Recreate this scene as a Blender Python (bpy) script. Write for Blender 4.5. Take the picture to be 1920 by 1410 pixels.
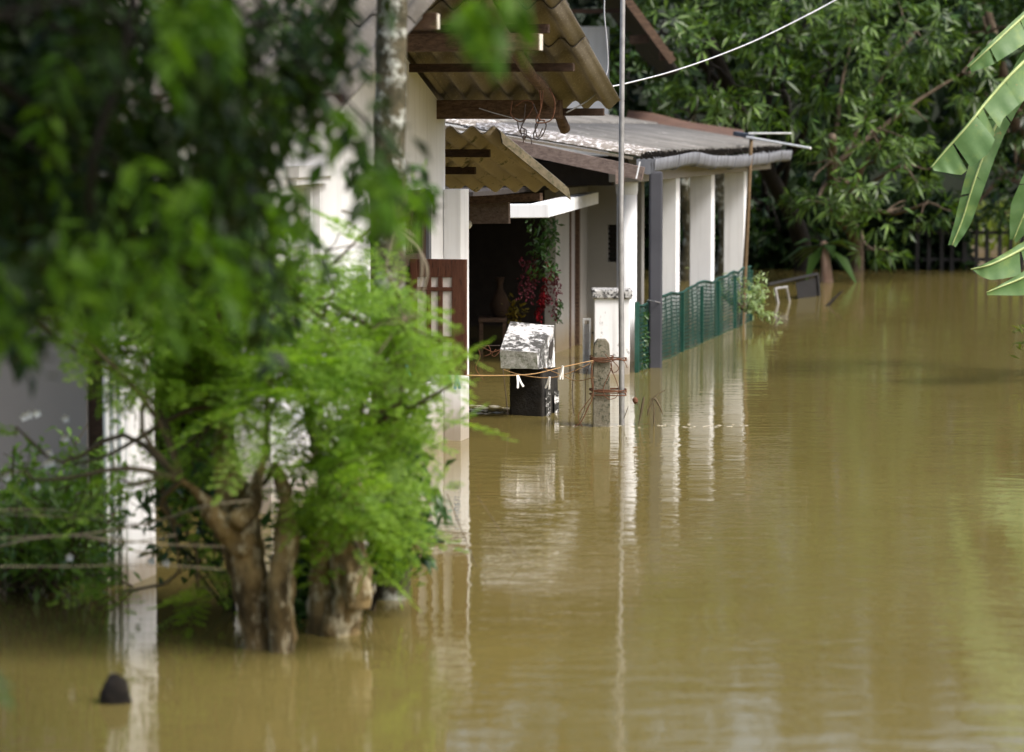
import bpy, math, random
import numpy as np
from mathutils import Vector, Matrix, noise

random.seed(7)
rng = np.random.default_rng(11)
SC = bpy.context.scene
for o in list(bpy.data.objects):
    bpy.data.objects.remove(o)

# ------------------------------------------------------------------ camera, light, exposure
FPX = 5500.0
PITCH = math.atan(465 / FPX)
EYE = 2.0
cam_d = bpy.data.cameras.new('camera')
cam = bpy.data.objects.new('camera', cam_d)
SC.collection.objects.link(cam)
cam.location = (0, 0, EYE)
cam.rotation_euler = (math.pi / 2 - PITCH, 0, 0)
cam_d.sensor_fit = 'HORIZONTAL'
cam_d.sensor_width = 36
cam_d.lens = 36 * FPX / 1920
cam_d.clip_start = 0.1
cam_d.clip_end = 2000
cam_d.dof.use_dof = True
cam_d.dof.focus_distance = 19.7
cam_d.dof.aperture_fstop = 2.3
SC.camera = cam

SUN_EL, SUN_AZ = math.radians(50), math.radians(124)      # azimuth clockwise from +Y
world = bpy.data.worlds.new('World')
SC.world = world
world.use_nodes = True
wt = world.node_tree
for n in list(wt.nodes):
    wt.nodes.remove(n)
sky = wt.nodes.new('ShaderNodeTexSky')
sky.sky_type = 'NISHITA'
sky.sun_disc = False
sky.sun_elevation = SUN_EL
sky.sun_rotation = SUN_AZ
sky.air_density = 1.0
sky.dust_density = 6.0
sky.ozone_density = 1.0
hs = wt.nodes.new('ShaderNodeHueSaturation')
hs.inputs['Saturation'].default_value = 0.95
bg = wt.nodes.new('ShaderNodeBackground')
bg.inputs['Strength'].default_value = 0.12
wo = wt.nodes.new('ShaderNodeOutputWorld')
wt.links.new(sky.outputs[0], hs.inputs['Color'])
wt.links.new(hs.outputs[0], bg.inputs['Color'])
wt.links.new(bg.outputs[0], wo.inputs['Surface'])

sun_d = bpy.data.lights.new('sun', 'SUN')
sun = bpy.data.objects.new('sun', sun_d)
SC.collection.objects.link(sun)
sun_d.energy = 1.5
sun_d.angle = math.radians(14)
sun_d.color = (1.0, 0.985, 0.965)
sdir = Vector((math.sin(SUN_AZ) * math.cos(SUN_EL), math.cos(SUN_AZ) * math.cos(SUN_EL), math.sin(SUN_EL)))
sun.rotation_euler = sdir.to_track_quat('Z', 'Y').to_euler()
sun.location = (5, -5, 12)

SC.view_settings.view_transform = 'Standard'
SC.view_settings.look = 'None'
SC.view_settings.gamma = 1.0
SC.view_settings.use_curve_mapping = False
SC.view_settings.exposure = 1.1
SC.cycles.max_bounces = 6
SC.cycles.transmission_bounces = 3
SC.cycles.diffuse_bounces = 3
SC.cycles.glossy_bounces = 3
SC.cycles.use_denoising = True
SC.cycles.caustics_reflective = False
SC.cycles.caustics_refractive = False

# ------------------------------------------------------------------ placing helpers
CP, SP = math.cos(PITCH), math.sin(PITCH)


def ray(px, py):
    u, v = (px - 960) / FPX, (705 - py) / FPX
    return Vector((u, CP + v * SP, -SP + v * CP))


def P(px, py, d):
    """point of the scene seen at a photo pixel, d metres in front of the eye (world Y)"""
    q = ray(px, py)
    return Vector((q.x, q.y, q.z)) * (d / q.y) + Vector((0, 0, EYE))


PHI = math.atan(0.2262)
CH, SH = math.cos(PHI), math.sin(PHI)


def H(a, b, z):
    """house axes: a to the right along the front, b backwards along the gable"""
    return Vector((a * CH + b * SH, -a * SH + b * CH, z))


def toH(p):
    return (p.x * CH - p.y * SH, p.x * SH + p.y * CH, p.z)


def PA(px, py, a):
    """pixel ray met with the plane a = const"""
    q = ray(px, py)
    k = q.x * CH - q.y * SH
    return q * (a / k) + Vector((0, 0, EYE))


# ------------------------------------------------------------------ object helpers
COL = SC.collection


def tag(o, label=None, cat=None, group=None, kind=None):
    if label: o['label'] = label
    if cat: o['category'] = cat
    if group: o['group'] = group
    if kind: o['kind'] = kind
    return o


def root(name, loc, label, cat, group=None):
    o = bpy.data.objects.new(name, None)
    o.empty_display_size = 0.1
    o.location = loc
    COL.objects.link(o)
    return tag(o, label, cat, group)


def worldloc(o):
    v = Vector(o.location)
    while o.parent:
        o = o.parent
        v += Vector(o.location)
    return v


class MB:
    def __init__(s):
        s.v, s.f = [], []

    def add(s, vs, fs):
        n = len(s.v)
        s.v += [tuple(x) for x in vs]
        s.f += [tuple(i + n for i in f) for f in fs]
        return s

    def hexa(s, c):
        """eight corners, bottom ring then top ring"""
        return s.add(c, [(3, 2, 1, 0), (4, 5, 6, 7), (0, 1, 5, 4), (1, 2, 6, 5), (2, 3, 7, 6), (3, 0, 4, 7)])

    def hbox(s, a0, a1, b0, b1, z0, z1):
        return s.hexa([H(a0, b0, z0), H(a1, b0, z0), H(a1, b1, z0), H(a0, b1, z0),
                       H(a0, b0, z1), H(a1, b0, z1), H(a1, b1, z1), H(a0, b1, z1)])

    def box(s, x0, x1, y0, y1, z0, z1):
        return s.hexa([(x0, y0, z0), (x1, y0, z0), (x1, y1, z0), (x0, y1, z0),
                       (x0, y0, z1), (x1, y0, z1), (x1, y1, z1), (x0, y1, z1)])

    def beam(s, p, q, w, h, up=Vector((0, 0, 1))):
        p, q = Vector(p), Vector(q)
        d = (q - p).normalized()
        sd = d.cross(up).normalized()
        u = sd.cross(d).normalized()
        c = []
        for e in (-1, 1):
            for base, k in ((p, -1), (p, 1), (q, 1), (q, -1)):
                c.append(base + sd * (w / 2 * k) + u * (h / 2 * e))
        return s.hexa(c)

    def tube(s, pts, rad, seg=8, rough=0.0, rs=6.0, cap=True):
        pts = [Vector(p) for p in pts]
        n = len(pts)
        if not hasattr(rad, '__len__'):
            rad = [rad] * n
        vs, fs = [], []
        ref = Vector((0.13, 0.2, 1)) if abs((pts[-1] - pts[0]).normalized().z) < 0.9 else Vector((1, 0.1, 0))
        for i, p in enumerate(pts):
            d = (pts[min(i + 1, n - 1)] - pts[max(i - 1, 0)]).normalized()
            x = d.cross(ref).normalized()
            y = d.cross(x).normalized()
            for k in range(seg):
                t = 2 * math.pi * k / seg
                r = rad[i]
                e = x * math.cos(t) + y * math.sin(t)
                if rough:
                    r *= 1 + rough * noise.noise((p + e * r * 1.2) * rs) + rough * .6 * noise.noise((p + e * r) * rs * 3.1)
                vs.append(p + e * r)
        for i in range(n - 1):
            for k in range(seg):
                k2 = (k + 1) % seg
                fs.append((i * seg + k, i * seg + k2, (i + 1) * seg + k2, (i + 1) * seg + k))
        if cap:
            fs.append(tuple(range(seg - 1, -1, -1)))
            fs.append(tuple(range((n - 1) * seg, n * seg)))
        return s.add(vs, fs)

    def build(s, name, mat, parent=None, smooth=False, bevel=0, loc=None):
        off = worldloc(parent) if parent else Vector((0, 0, 0))
        base = Vector(loc) if loc is not None else off
        me = bpy.data.meshes.new(name)
        me.from_pydata([tuple(Vector(v) - base) for v in s.v], [], s.f)
        me.materials.append(mat)
        if smooth:
            me.shade_smooth()
        o = bpy.data.objects.new(name, me)
        COL.objects.link(o)
        if parent:
            o.parent = parent
        o.location = base - off
        if bevel:
            m = o.modifiers.new('bevel', 'BEVEL')
            m.width = bevel
            m.segments = 2
            m.limit_method = 'ANGLE'
        return o


def smoothpath(pts, n=8):
    """Catmull-Rom through the points"""
    pts = [Vector(p) for p in pts]
    q = [pts[0] * 2 - pts[1]] + pts + [pts[-1] * 2 - pts[-2]]
    out = []
    for i in range(1, len(q) - 2):
        for k in range(n):
            t = k / n
            p0, p1, p2, p3 = q[i - 1], q[i], q[i + 1], q[i + 2]
            out.append(0.5 * ((2 * p1) + (p2 - p0) * t + (2 * p0 - 5 * p1 + 4 * p2 - p3) * t * t + (3 * p1 - p0 - 3 * p2 + p3) * t ** 3))
    out.append(pts[-1])
    return out


def lerp_r(r0, r1, n):
    return [r0 + (r1 - r0) * i / (n - 1) for i in range(n)]


def np_mesh(name, verts, tris, mat, parent=None):
    """large triangle mesh from arrays (world coordinates)"""
    off = worldloc(parent) if parent else Vector((0, 0, 0))
    verts = np.asarray(verts, dtype=np.float64).reshape(-1, 3) - np.array(off)
    tris = np.asarray(tris, dtype=np.int32).reshape(-1, 3)
    me = bpy.data.meshes.new(name)
    me.vertices.add(len(verts))
    me.vertices.foreach_set('co', verts.astype(np.float32).ravel())
    me.loops.add(tris.size)
    me.loops.foreach_set('vertex_index', tris.ravel())
    me.polygons.add(len(tris))
    me.polygons.foreach_set('loop_start', np.arange(0, tris.size, 3, dtype=np.int32))
    me.polygons.foreach_set('loop_total', np.full(len(tris), 3, dtype=np.int32))
    me.update(calc_edges=True)
    me.materials.append(mat)
    o = bpy.data.objects.new(name, me)
    COL.objects.link(o)
    if parent:
        o.parent = parent
    return o


def norm(a):
    return a / np.maximum(np.linalg.norm(a, axis=-1, keepdims=True), 1e-9)


def leaf_arrays(pos, dr, up, L, W, droop=0.15, fold=0.18):
    """each leaf: five vertices, four triangles, folded along the midrib"""
    pos, dr = np.asarray(pos, float), norm(np.asarray(dr, float))
    sd = norm(np.cross(dr, up))
    nm = np.cross(sd, dr)
    L = np.asarray(L, float)[:, None]
    W = np.asarray(W, float)[:, None]
    z = np.array([0, 0, 1.0])
    base = pos
    mid = pos + dr * L * .5 - z * L * droop * .25
    lf = mid + sd * W * .5 + nm * W * fold
    rt = mid - sd * W * .5 + nm * W * fold
    tip = pos + dr * L - z * L * droop
    v = np.stack([base, lf, mid, rt, tip], 1).reshape(-1, 3)
    n = len(pos)
    t = np.array([[0, 2, 1], [1, 2, 4], [0, 3, 2], [2, 3, 4]])
    f = (t[None] + (np.arange(n) * 5)[:, None, None]).reshape(-1, 3)
    return v, f


def leaves_obj(name, pos, dr, up, L, W, mat, parent=None, **kw):
    v, f = leaf_arrays(pos, dr, up, L, W, **kw)
    return np_mesh(name, v, f, mat, parent)


def rand_dirs(n):
    return norm(rng.normal(size=(n, 3)))


# ------------------------------------------------------------------ materials
def nodes(name):
    m = bpy.data.materials.new(name)
    m.use_nodes = True
    t = m.node_tree
    return m, t, t.nodes['Principled BSDF']


def add_noise(t, scale, detail=6, rough=0.6, vec=None, dist=0.0):
    n = t.nodes.new('ShaderNodeTexNoise')
    n.inputs['Scale'].default_value = scale
    n.inputs['Detail'].default_value = detail
    n.inputs['Roughness'].default_value = rough
    n.inputs['Distortion'].default_value = dist
    if vec is not None:
        t.links.new(vec, n.inputs['Vector'])
    return n.outputs['Fac']


def ramp(t, fac, stops):
    r = t.nodes.new('ShaderNodeValToRGB')
    e = r.color_ramp.elements
    while len(e) < len(stops):
        e.new(0.5)
    for i, (p, c) in enumerate(stops):
        e[i].position = p
        e[i].color = (c[0], c[1], c[2], 1) if hasattr(c, '__len__') else (c, c, c, 1)
    t.links.new(fac, r.inputs['Fac'])
    return r.outputs['Color']


def mix(t, fac, a, b, mode='MIX'):
    m = t.nodes.new('ShaderNodeMix')
    m.data_type = 'RGBA'
    m.blend_type = mode
    for s, v in ((m.inputs[0], fac), (m.inputs[6], a), (m.inputs[7], b)):
        if isinstance(v, (int, float)):
            s.default_value = v
        elif isinstance(v, tuple):
            s.default_value = (v[0], v[1], v[2], 1)
        else:
            t.links.new(v, s)
    return m.outputs[2]


def mathn(t, op, a, b=None, clamp=False):
    m = t.nodes.new('ShaderNodeMath')
    m.operation = op
    m.use_clamp = clamp
    for s, v in ((m.inputs[0], a), (m.inputs[1], b)):
        if v is None: continue
        if isinstance(v, (int, float)):
            s.default_value = v
        else:
            t.links.new(v, s)
    return m.outputs[0]


def geo_pos(t, scale=(1, 1, 1), rotz=0.0):
    g = t.nodes.new('ShaderNodeNewGeometry')
    mp = t.nodes.new('ShaderNodeMapping')
    mp.inputs['Scale'].default_value = scale
    mp.inputs['Rotation'].default_value = (0, 0, rotz)
    t.links.new(g.outputs['Position'], mp.inputs['Vector'])
    return mp.outputs[0], g


def bump(t, bs, h, strength, dist):
    b = t.nodes.new('ShaderNodeBump')
    b.inputs['Strength'].default_value = strength
    b.inputs['Distance'].default_value = dist
    t.links.new(h, b.inputs['Height'])
    t.links.new(b.outputs[0], bs.inputs['Normal'])


def mottled(name, c1, c2, c3=None, s1=6, s3=25, cut=0.6, rough=0.85, bs=0.3, bd=0.01, stretch=(1, 1, 1), waterline=0.0, streak=0.0, soft=.1):
    """two-tone noise, spots of a third colour, optional flood mud band and vertical streaks"""
    m, t, b = nodes(name)
    vec, g = geo_pos(t, stretch)
    n1 = add_noise(t, s1, vec=vec)
    col = ramp(t, n1, [(0.35, c1), (0.65, c2)])
    n3 = add_noise(t, s3, 8, 0.7, vec=vec)
    if c3:
        k = ramp(t, n3, [(cut, 0.0), (cut + soft, 1.0)])
        col = mix(t, k, col, c3)
    if streak:
        v2, _ = geo_pos(t, (14, 14, 0.9))
        ns = add_noise(t, 1.0, 5, 0.6, vec=v2)
        k = ramp(t, ns, [(0.52, 0.0), (0.75, 1.0)])
        k2 = mathn(t, 'MULTIPLY', k, streak)
        col = mix(t, k2, col, (0.16, 0.14, 0.12))
    if waterline:
        sx = t.nodes.new('ShaderNodeSeparateXYZ')
        t.links.new(g.outputs['Position'], sx.inputs[0])
        nw = add_noise(t, 9, 4, 0.6)
        zz = mathn(t, 'ADD', sx.outputs['Z'], mathn(t, 'MULTIPLY', nw, -0.12))
        k = ramp(t, zz, [(0.0, 1.0), (waterline, 0.0)])
        col = mix(t, mathn(t, 'MULTIPLY', k, 0.75), col, (0.20, 0.145, 0.07))
    t.links.new(col, b.inputs['Base Color'])
    b.inputs['Roughness'].default_value = rough
    b.inputs['Specular IOR Level'].default_value = 0.3
    bump(t, b, n3, bs, bd)
    return m


def leafmat(name, cols, trans=0.35, rough=0.42, spec=0.5):
    m, t, b = nodes(name)
    g = t.nodes.new('ShaderNodeNewGeometry')
    col = ramp(t, g.outputs['Random Per Island'], [(i / max(1, len(cols) - 1), c) for i, c in enumerate(cols)])
    vec, _ = geo_pos(t)
    n = add_noise(t, 2.2, 3, vec=vec)
    col = mix(t, ramp(t, n, [(0.35, 0.0), (0.7, 0.55)]), col, (cols[-1][0], cols[-1][1], cols[-1][2]))
    t.links.new(col, b.inputs['Base Color'])
    b.inputs['Roughness'].default_value = rough
    b.inputs['Specular IOR Level'].default_value = spec
    tr = t.nodes.new('ShaderNodeBsdfTranslucent')
    tc = mix(t, 1.0, col, (1.5, 1.6, 0.55), 'MULTIPLY')
    t.links.new(tc, tr.inputs['Color'])
    ms = t.nodes.new('ShaderNodeMixShader')
    ms.inputs[0].default_value = trans
    t.links.new(b.outputs[0], ms.inputs[1])
    t.links.new(tr.outputs[0], ms.inputs[2])
    t.links.new(ms.outputs[0], t.nodes['Material Output'].inputs['Surface'])
    return m


def plain(name, c, rough=0.5, metal=0.0, s=12, var=0.25):
    m, t, b = nodes(name)
    vec, _ = geo_pos(t)
    n = add_noise(t, s, 5, vec=vec)
    col = ramp(t, n, [(0.3, tuple(x * (1 - var) for x in c)), (0.7, tuple(min(1, x * (1 + var)) for x in c))])
    t.links.new(col, b.inputs['Base Color'])
    b.inputs['Roughness'].default_value = rough
    b.inputs['Metallic'].default_value = metal
    return m


def barkwood(name, c1, c2, rough=0.8, along=(1, 1, 1), s=10):
    return mottled(name, c1, c2, tuple(x * .45 for x in c1), s1=s, s3=s * 2.2, cut=0.55, rough=rough, bs=0.5, bd=0.008, stretch=along)


M = {}
M['white'] = mottled('white_paint', (.68, .695, .715), (.77, .785, .80), (.40, .395, .385), s1=1.5, s3=14, cut=.68, bs=.12, bd=.004, waterline=.34, streak=.2)
M['white_worn'] = mottled('worn_white_paint', (.72, .72, .72), (.85, .85, .85), (.10, .10, .09), s1=3, s3=9, cut=.60, bs=.3, bd=.006, stretch=(1, 1, .5), waterline=.1, streak=.28)
M['white_chip'] = mottled('chipped_white_paint', (.66, .66, .64), (.82, .82, .82), (.05, .05, .045), s1=6, s3=26, cut=.50, bs=.8, bd=.012, soft=.12)
M['pillar'] = mottled('mould_streaked_paint', (.72, .73, .74), (.84, .85, .86), (.07, .07, .06), s1=3, s3=12, cut=.585, bs=.3, bd=.006, stretch=(1, 1, .6), waterline=.1, streak=.35)
M['cap'] = mottled('blackened_cap', (.40, .40, .39), (.66, .66, .65), (.03, .03, .03), s1=8, s3=30, cut=.46, bs=.8, bd=.012)
M['greywall'] = mottled('grey_and_shaded_wall', (.30, .285, .28), (.34, .325, .32), None, s1=.8, s3=60, bs=.08, bd=.002, waterline=.2)  # front wall's eave shade put into this grey, shared by other parts
M['concrete'] = mottled('rough_concrete', (.20, .19, .165), (.34, .33, .29), (.06, .075, .035), s1=14, s3=40, cut=.58, bs=1.0, bd=.012)
M['post'] = mottled('weathered_concrete_post', (.13, .12, .085), (.22, .205, .16), (.045, .05, .03), s1=9, s3=38, cut=.53, bs=1.0, bd=.012)
M['blackmoss'] = mottled('black_algae_brick', (.010, .009, .008), (.025, .022, .018), (.05, .05, .035), s1=8, s3=16, cut=.58, bs=1, bd=.02)
M['roof_top'] = mottled('weathered_cement_sheet', (.075, .068, .056), (.13, .12, .105), (.30, .29, .28), s1=3, s3=36, cut=.60, bs=.5, bd=.006)
M['roof_under'] = mottled('cement_sheet_underside', (.175, .150, .112), (.245, .215, .165), (.40, .36, .29), s1=3, s3=75, cut=.56, bs=.3, bd=.004)
M['roof_moss'] = mottled('mossy_cement_sheet', (.30, .25, .18), (.40, .335, .245), (.075, .075, .025), s1=4, s3=8, cut=.56, bs=.4, bd=.006, stretch=(1.4, .6, 1.4))
M['roof_lichen'] = mottled('lichen_covered_sheet', (.13, .115, .10), (.24, .22, .20), (.72, .72, .74), s1=1.5, s3=24, cut=.50, bs=.9, bd=.015, stretch=(1, 2.2, 1))
M['roof_stripe'] = mottled('brown_weathered_sheet', (.075, .072, .066), (.17, .165, .155), (.46, .455, .44), s1=1.2, s3=9, cut=.60, bs=.7, bd=.01, stretch=(.8, 3.5, 1))
M['wood_dark'] = barkwood('dark_timber', (.028, .016, .010), (.065, .038, .024), along=(1, 6, 6))
M['wood_mid'] = barkwood('brown_timber', (.055, .032, .020), (.135, .085, .055), along=(1, 6, 6))
M['wood_grey'] = barkwood('greyed_timber', (.13, .095, .08), (.22, .17, .145), along=(1, 6, 6))
M['wood_red'] = barkwood('reddish_shutter_timber', (.06, .022, .012), (.085, .033, .018), rough=.5, along=(5, 5, 1), s=5)
M['wood_end'] = plain('pale_cut_wood_end', (.62, .58, .50), .8)
M['bark_tan'] = mottled('peeling_tan_bark', (.05, .034, .012), (.36, .26, .12), (.58, .52, .37), s1=9, s3=16, cut=.52, bs=1, bd=.04, stretch=(1.2, 1.2, .5))
M['bark_lichen'] = mottled('lichened_bark', (.03, .03, .015), (.10, .085, .05), (.44, .46, .42), s1=12, s3=8, cut=.52, bs=1, bd=.02)
M['bark_dark'] = mottled('dark_bark', (.006, .005, .004), (.014, .011, .008), None, s1=12, s3=20, bs=.8, bd=.01)
M['bark_brown'] = mottled('brown_bark', (.07, .05, .035), (.13, .10, .07), None, s1=12, s3=20, bs=.8, bd=.01)
M['bark_pink'] = mottled('pale_pinkish_stem', (.30, .19, .14), (.40, .28, .22), None, s1=5, s3=20, bs=.5, bd=.01)
M['steel'] = plain('dull_steel', (.33, .33, .33), .45, .5)
M['pipe'] = mottled('dark_grey_pvc', (.045, .047, .056), (.06, .062, .073), (.18, .18, .19), s1=3, s3=12, cut=.70, rough=.8, bs=.1)
M['gutter'] = mottled('grimy_grey_pvc', (.12, .125, .14), (.19, .20, .22), (.04, .04, .036), s1=4, s3=9, cut=.56, rough=.7, bs=.1, stretch=(3, 3, .35))
M['rust'] = plain('rusty_wire', (.12, .05, .024), .85, .2, 60)
M['wire_dark'] = plain('dark_wire', (.05, .035, .028), .6, .2)
M['cable_white'] = plain('white_cable', (.50, .51, .54), .4)
M['cable_grey'] = plain('grey_cable', (.33, .34, .36), .4)
M['rope'] = plain('coir_string', (.36, .22, .10), .9, 0, 90)
M['green_post'] = plain('green_painted_steel', (.005, .055, .038), .5)
M['green_mesh'] = mottled('green_plastic_mesh', (.006, .035, .028), (.010, .06, .045), (.035, .035, .025), s1=4, s3=11, cut=.56, rough=.6, bs=.1)
M['peg_white'] = plain('white_plastic', (.80, .80, .78), .4)
M['peg_grey'] = plain('faded_grey_plastic', (.42, .43, .38), .5)
M['peg_teal'] = plain('teal_plastic', (.03, .42, .40), .4)
M['peg_blue'] = plain('blue_plastic', (.07, .16, .33), .4)
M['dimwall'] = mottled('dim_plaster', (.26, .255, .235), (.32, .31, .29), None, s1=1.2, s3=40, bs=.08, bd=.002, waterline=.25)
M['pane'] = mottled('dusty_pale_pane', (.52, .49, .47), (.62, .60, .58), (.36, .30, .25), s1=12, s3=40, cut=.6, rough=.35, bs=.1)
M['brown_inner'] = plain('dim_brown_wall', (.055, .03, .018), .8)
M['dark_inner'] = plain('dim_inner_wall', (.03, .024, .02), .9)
M['terracotta'] = mottled('old_terracotta', (.075, .042, .032), (.12, .07, .05), (.03, .028, .024), s1=5, s3=18, cut=.55, bs=.5)
M['roof_dark'] = mottled('sooty_roof', (.02, .018, .015), (.05, .042, .035), None, s1=5, s3=18, bs=.5)
M['lamp'] = plain('frosted_lamp', (.45, .44, .38), .3)
M['bamboo'] = mottled('old_bamboo', (.09, .06, .03), (.14, .095, .05), (.04, .025, .015), s1=9, s3=12, cut=.6, bs=.2)
M['alum'] = plain('white_aluminium', (.72, .73, .72), .35, .2)
M['box'] = plain('dark_antenna_box', (.05, .06, .075), .5)
M['stone'] = mottled('wet_grey_stone', (.14, .14, .15), (.24, .25, .28), (.04, .04, .04), s1=14, s3=30, cut=.6, bs=.8, rough=.6)
M['stump'] = mottled('wet_black_stump', (.006, .005, .004), (.02, .016, .012), None, s1=14, s3=30, bs=1, rough=1, bd=.02)
M['twig'] = plain('dead_twig', (.085, .065, .035), .8)
M['twig_grey'] = plain('dry_grey_twig', (.20, .17, .12), .8)
M['glint_flecks'] = plain('pale_glint', (.36, .33, .25), .2)
M['iron'] = plain('dark_iron', (.014, .013, .013), .6, .3)
M['red'] = leafmat('red_petals', [(.17, .006, .010), (.10, .004, .008)], .10, .7, .1)
M['pink'] = leafmat('dusky_pink_petals', [(.12, .015, .03), (.09, .03, .035)], .15, .7, .1)
M['petal_white'] = plain('white_petals', (.80, .80, .84), .6)
M['ochre'] = leafmat('yellow_leaves', [(.16, .11, .012), (.08, .07, .012)], .2, .7, .1)
M['pot'] = plain('dull_clay', (.035, .018, .008), .95)

M['lf_feather'] = leafmat('light_green_leaflets', [(.055, .125, .014), (.125, .24, .026), (.24, .37, .055)], .50, .5, .35)
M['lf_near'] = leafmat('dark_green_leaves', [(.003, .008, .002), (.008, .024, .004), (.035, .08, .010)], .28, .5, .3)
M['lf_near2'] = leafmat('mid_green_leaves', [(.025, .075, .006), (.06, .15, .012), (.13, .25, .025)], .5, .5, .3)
M['lf_mango'] = leafmat('mango_like_leaves', [(.006, .018, .004), (.016, .046, .008), (.042, .10, .015), (.12, .20, .032)], .28, .42, .45)
M['lf_mango2'] = leafmat('broad_dark_leaves', [(.005, .016, .004), (.014, .038, .007), (.045, .095, .015)], .25, .42, .4)
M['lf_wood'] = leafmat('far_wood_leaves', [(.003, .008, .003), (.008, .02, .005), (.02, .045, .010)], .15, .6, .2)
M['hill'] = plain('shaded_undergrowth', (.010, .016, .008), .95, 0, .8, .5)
M['lf_bank'] = leafmat('bright_bank_leaves', [(.05, .08, .012), (.10, .15, .022), (.17, .21, .04)], .35, .5)
M['lf_bush'] = leafmat('bush_leaves', [(.05, .12, .02), (.10, .20, .03), (.17, .29, .06)], .4, .35, .6)
M['lf_pale'] = leafmat('pale_green_leaves', [(.16, .26, .09), (.26, .36, .17), (.36, .46, .27)], .3, .5)
M['lf_vine'] = leafmat('vine_leaves', [(.02, .055, .012), (.04, .10, .02)], .3, .4)


def banana_mat():
    m, t, b = nodes('banana_leaf')
    g = t.nodes.new('ShaderNodeNewGeometry')
    vec, _ = geo_pos(t)
    n = add_noise(t, 5, 6, vec=vec)
    col = ramp(t, n, [(.3, (.07, .155, .045)), (.55, (.115, .215, .075)), (.8, (.24, .32, .08))])
    n2 = add_noise(t, 11, 5, vec=vec)
    col = mix(t, ramp(t, n2, [(.66, 0.0), (.72, .9)]), col, (.30, .20, .07))
    t.links.new(col, b.inputs['Base Color'])
    b.inputs['Roughness'].default_value = .55
    tr = t.nodes.new('ShaderNodeBsdfTranslucent')
    t.links.new(mix(t, 1.0, col, (1.4, 1.5, .6), 'MULTIPLY'), tr.inputs['Color'])
    ms = t.nodes.new('ShaderNodeMixShader')
    ms.inputs[0].default_value = .3
    t.links.new(b.outputs[0], ms.inputs[1])
    t.links.new(tr.outputs[0], ms.inputs[2])
    t.links.new(ms.outputs[0], t.nodes['Material Output'].inputs['Surface'])
    return m


M['banana'] = banana_mat()
M['banana_rib'] = plain('banana_midrib', (.34, .42, .16), .5)

M['banana_stem'] = mottled('banana_stem', (.09, .10, .03), (.16, .17, .06), (.10, .05, .025), s1=3, s3=9, cut=.52, stretch=(1, 1, .3))


def water_mat():
    m, t, b = nodes('muddy_flood_water')
    vec, g = geo_pos(t)
    n0 = add_noise(t, .35, 4, vec=vec)
    col = ramp(t, n0, [(.3, (.134, .106, .032)), (.7, (.162, .131, .043))])
    t.links.new(col, b.inputs['Base Color'])
    b.inputs['Roughness'].default_value = .035
    b.inputs['IOR'].default_value = 1.33
    v1, _ = geo_pos(t, (1.0, 1.25, 1))
    v3, _ = geo_pos(t, (.55, 1.3, 1), .12)
    fine = add_noise(t, 14, 3, .55, vec=v1, dist=.3)
    med = add_noise(t, 5.5, 3, .55, vec=v3, dist=.5)
    big = add_noise(t, 1.1, 2, .5, vec=v1)
    # patches of wind-ruffled and of calm water
    pn = ramp(t, add_noise(t, .45, 3, .6, vec=vec), [(.38, .35), (.66, 1.0)])
    h = mathn(t, 'ADD', mathn(t, 'MULTIPLY', fine, .11), mathn(t, 'MULTIPLY', med, .5))
    h = mathn(t, 'MULTIPLY', h, pn)
    h = mathn(t, 'ADD', h, mathn(t, 'MULTIPLY', big, .45))
    bump(t, b, h, 1.0, .0075)
    return m


M['water'] = water_mat()

# ------------------------------------------------------------------ the flood
w = MB()
w.add([(-400, -60, 0), (400, -60, 0), (400, 900, 0), (-400, 900, 0)], [(0, 1, 2, 3)])
tag(w.build('flood_water', M['water']), 'brown muddy flood water covering the whole ground', kind='structure')

# ------------------------------------------------------------------ the house
MS = 0.315          # roof slope
BR, ZR = 15.25, 3.09
AW, AV = -4.564, -3.45


def zroof(b):
    return ZR - MS * abs(b - BR)


house = root('house', H(-7, 15, 0), 'white flooded house with corrugated cement roof and overhanging gable, behind the green bushes', 'house')


def sheet_mesh(name, W, L, mats, pitch=.146, amp=.029, th=.007, seg=8, flange=0.0):
    """corrugated sheet: x across the waves, y along them; top and bottom faces have their own material"""
    n = int(round(W / pitch * seg))
    vs, fs, mi = [], [], []
    ny = 3
    for layer in (0, 1):
        for j in range(ny):
            for i in range(n + 1):
                x = i * W / n
                z = amp * math.cos(2 * math.pi * x / pitch) + (th if layer == 0 else 0)
                if flange and i >= n - 1:
                    z -= flange * (i - n + 2) / 2
                vs.append((x, j * L / (ny - 1), z))
    N = n + 1
    o2 = N * ny
    for j in range(ny - 1):
        for i in range(n):
            a = j * N + i
            fs.append((a, a + 1, a + N + 1, a + N)); mi.append(0)
            fs.append((o2 + a + N, o2 + a + N + 1, o2 + a + 1, o2 + a)); mi.append(1)
    for i in range(n):
        fs.append((o2 + i, o2 + i + 1, i + 1, i)); mi.append(0)
        a = (ny - 1) * N + i
        fs.append((a, a + 1, o2 + a + 1, o2 + a)); mi.append(0)
    for j in range(ny - 1):
        a = j * N
        fs.append((a, a + N, o2 + a + N, o2 + a)); mi.append(0)
        a = j * N + n
        fs.append((o2 + a, o2 + a + N, a + N, a)); mi.append(0)
    me = bpy.data.meshes.new(name)
    me.from_pydata(vs, [], fs)
    for m in mats:
        me.materials.append(m)
    me.polygons.foreach_set('material_index', mi)
    me.shade_smooth()
    return me


def lay(me, parent, name, origin, xdir, ydir):
    x = Vector(xdir).normalized()
    y = Vector(ydir).normalized()
    z = x.cross(y).normalized()
    o = bpy.data.objects.new(name, me)
    COL.objects.link(o)
    o.parent = parent
    m = Matrix((x, y, z)).transposed().to_4x4()
    m.translation = Vector(origin) - worldloc(parent)
    o.matrix_local = m
    return o


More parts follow.
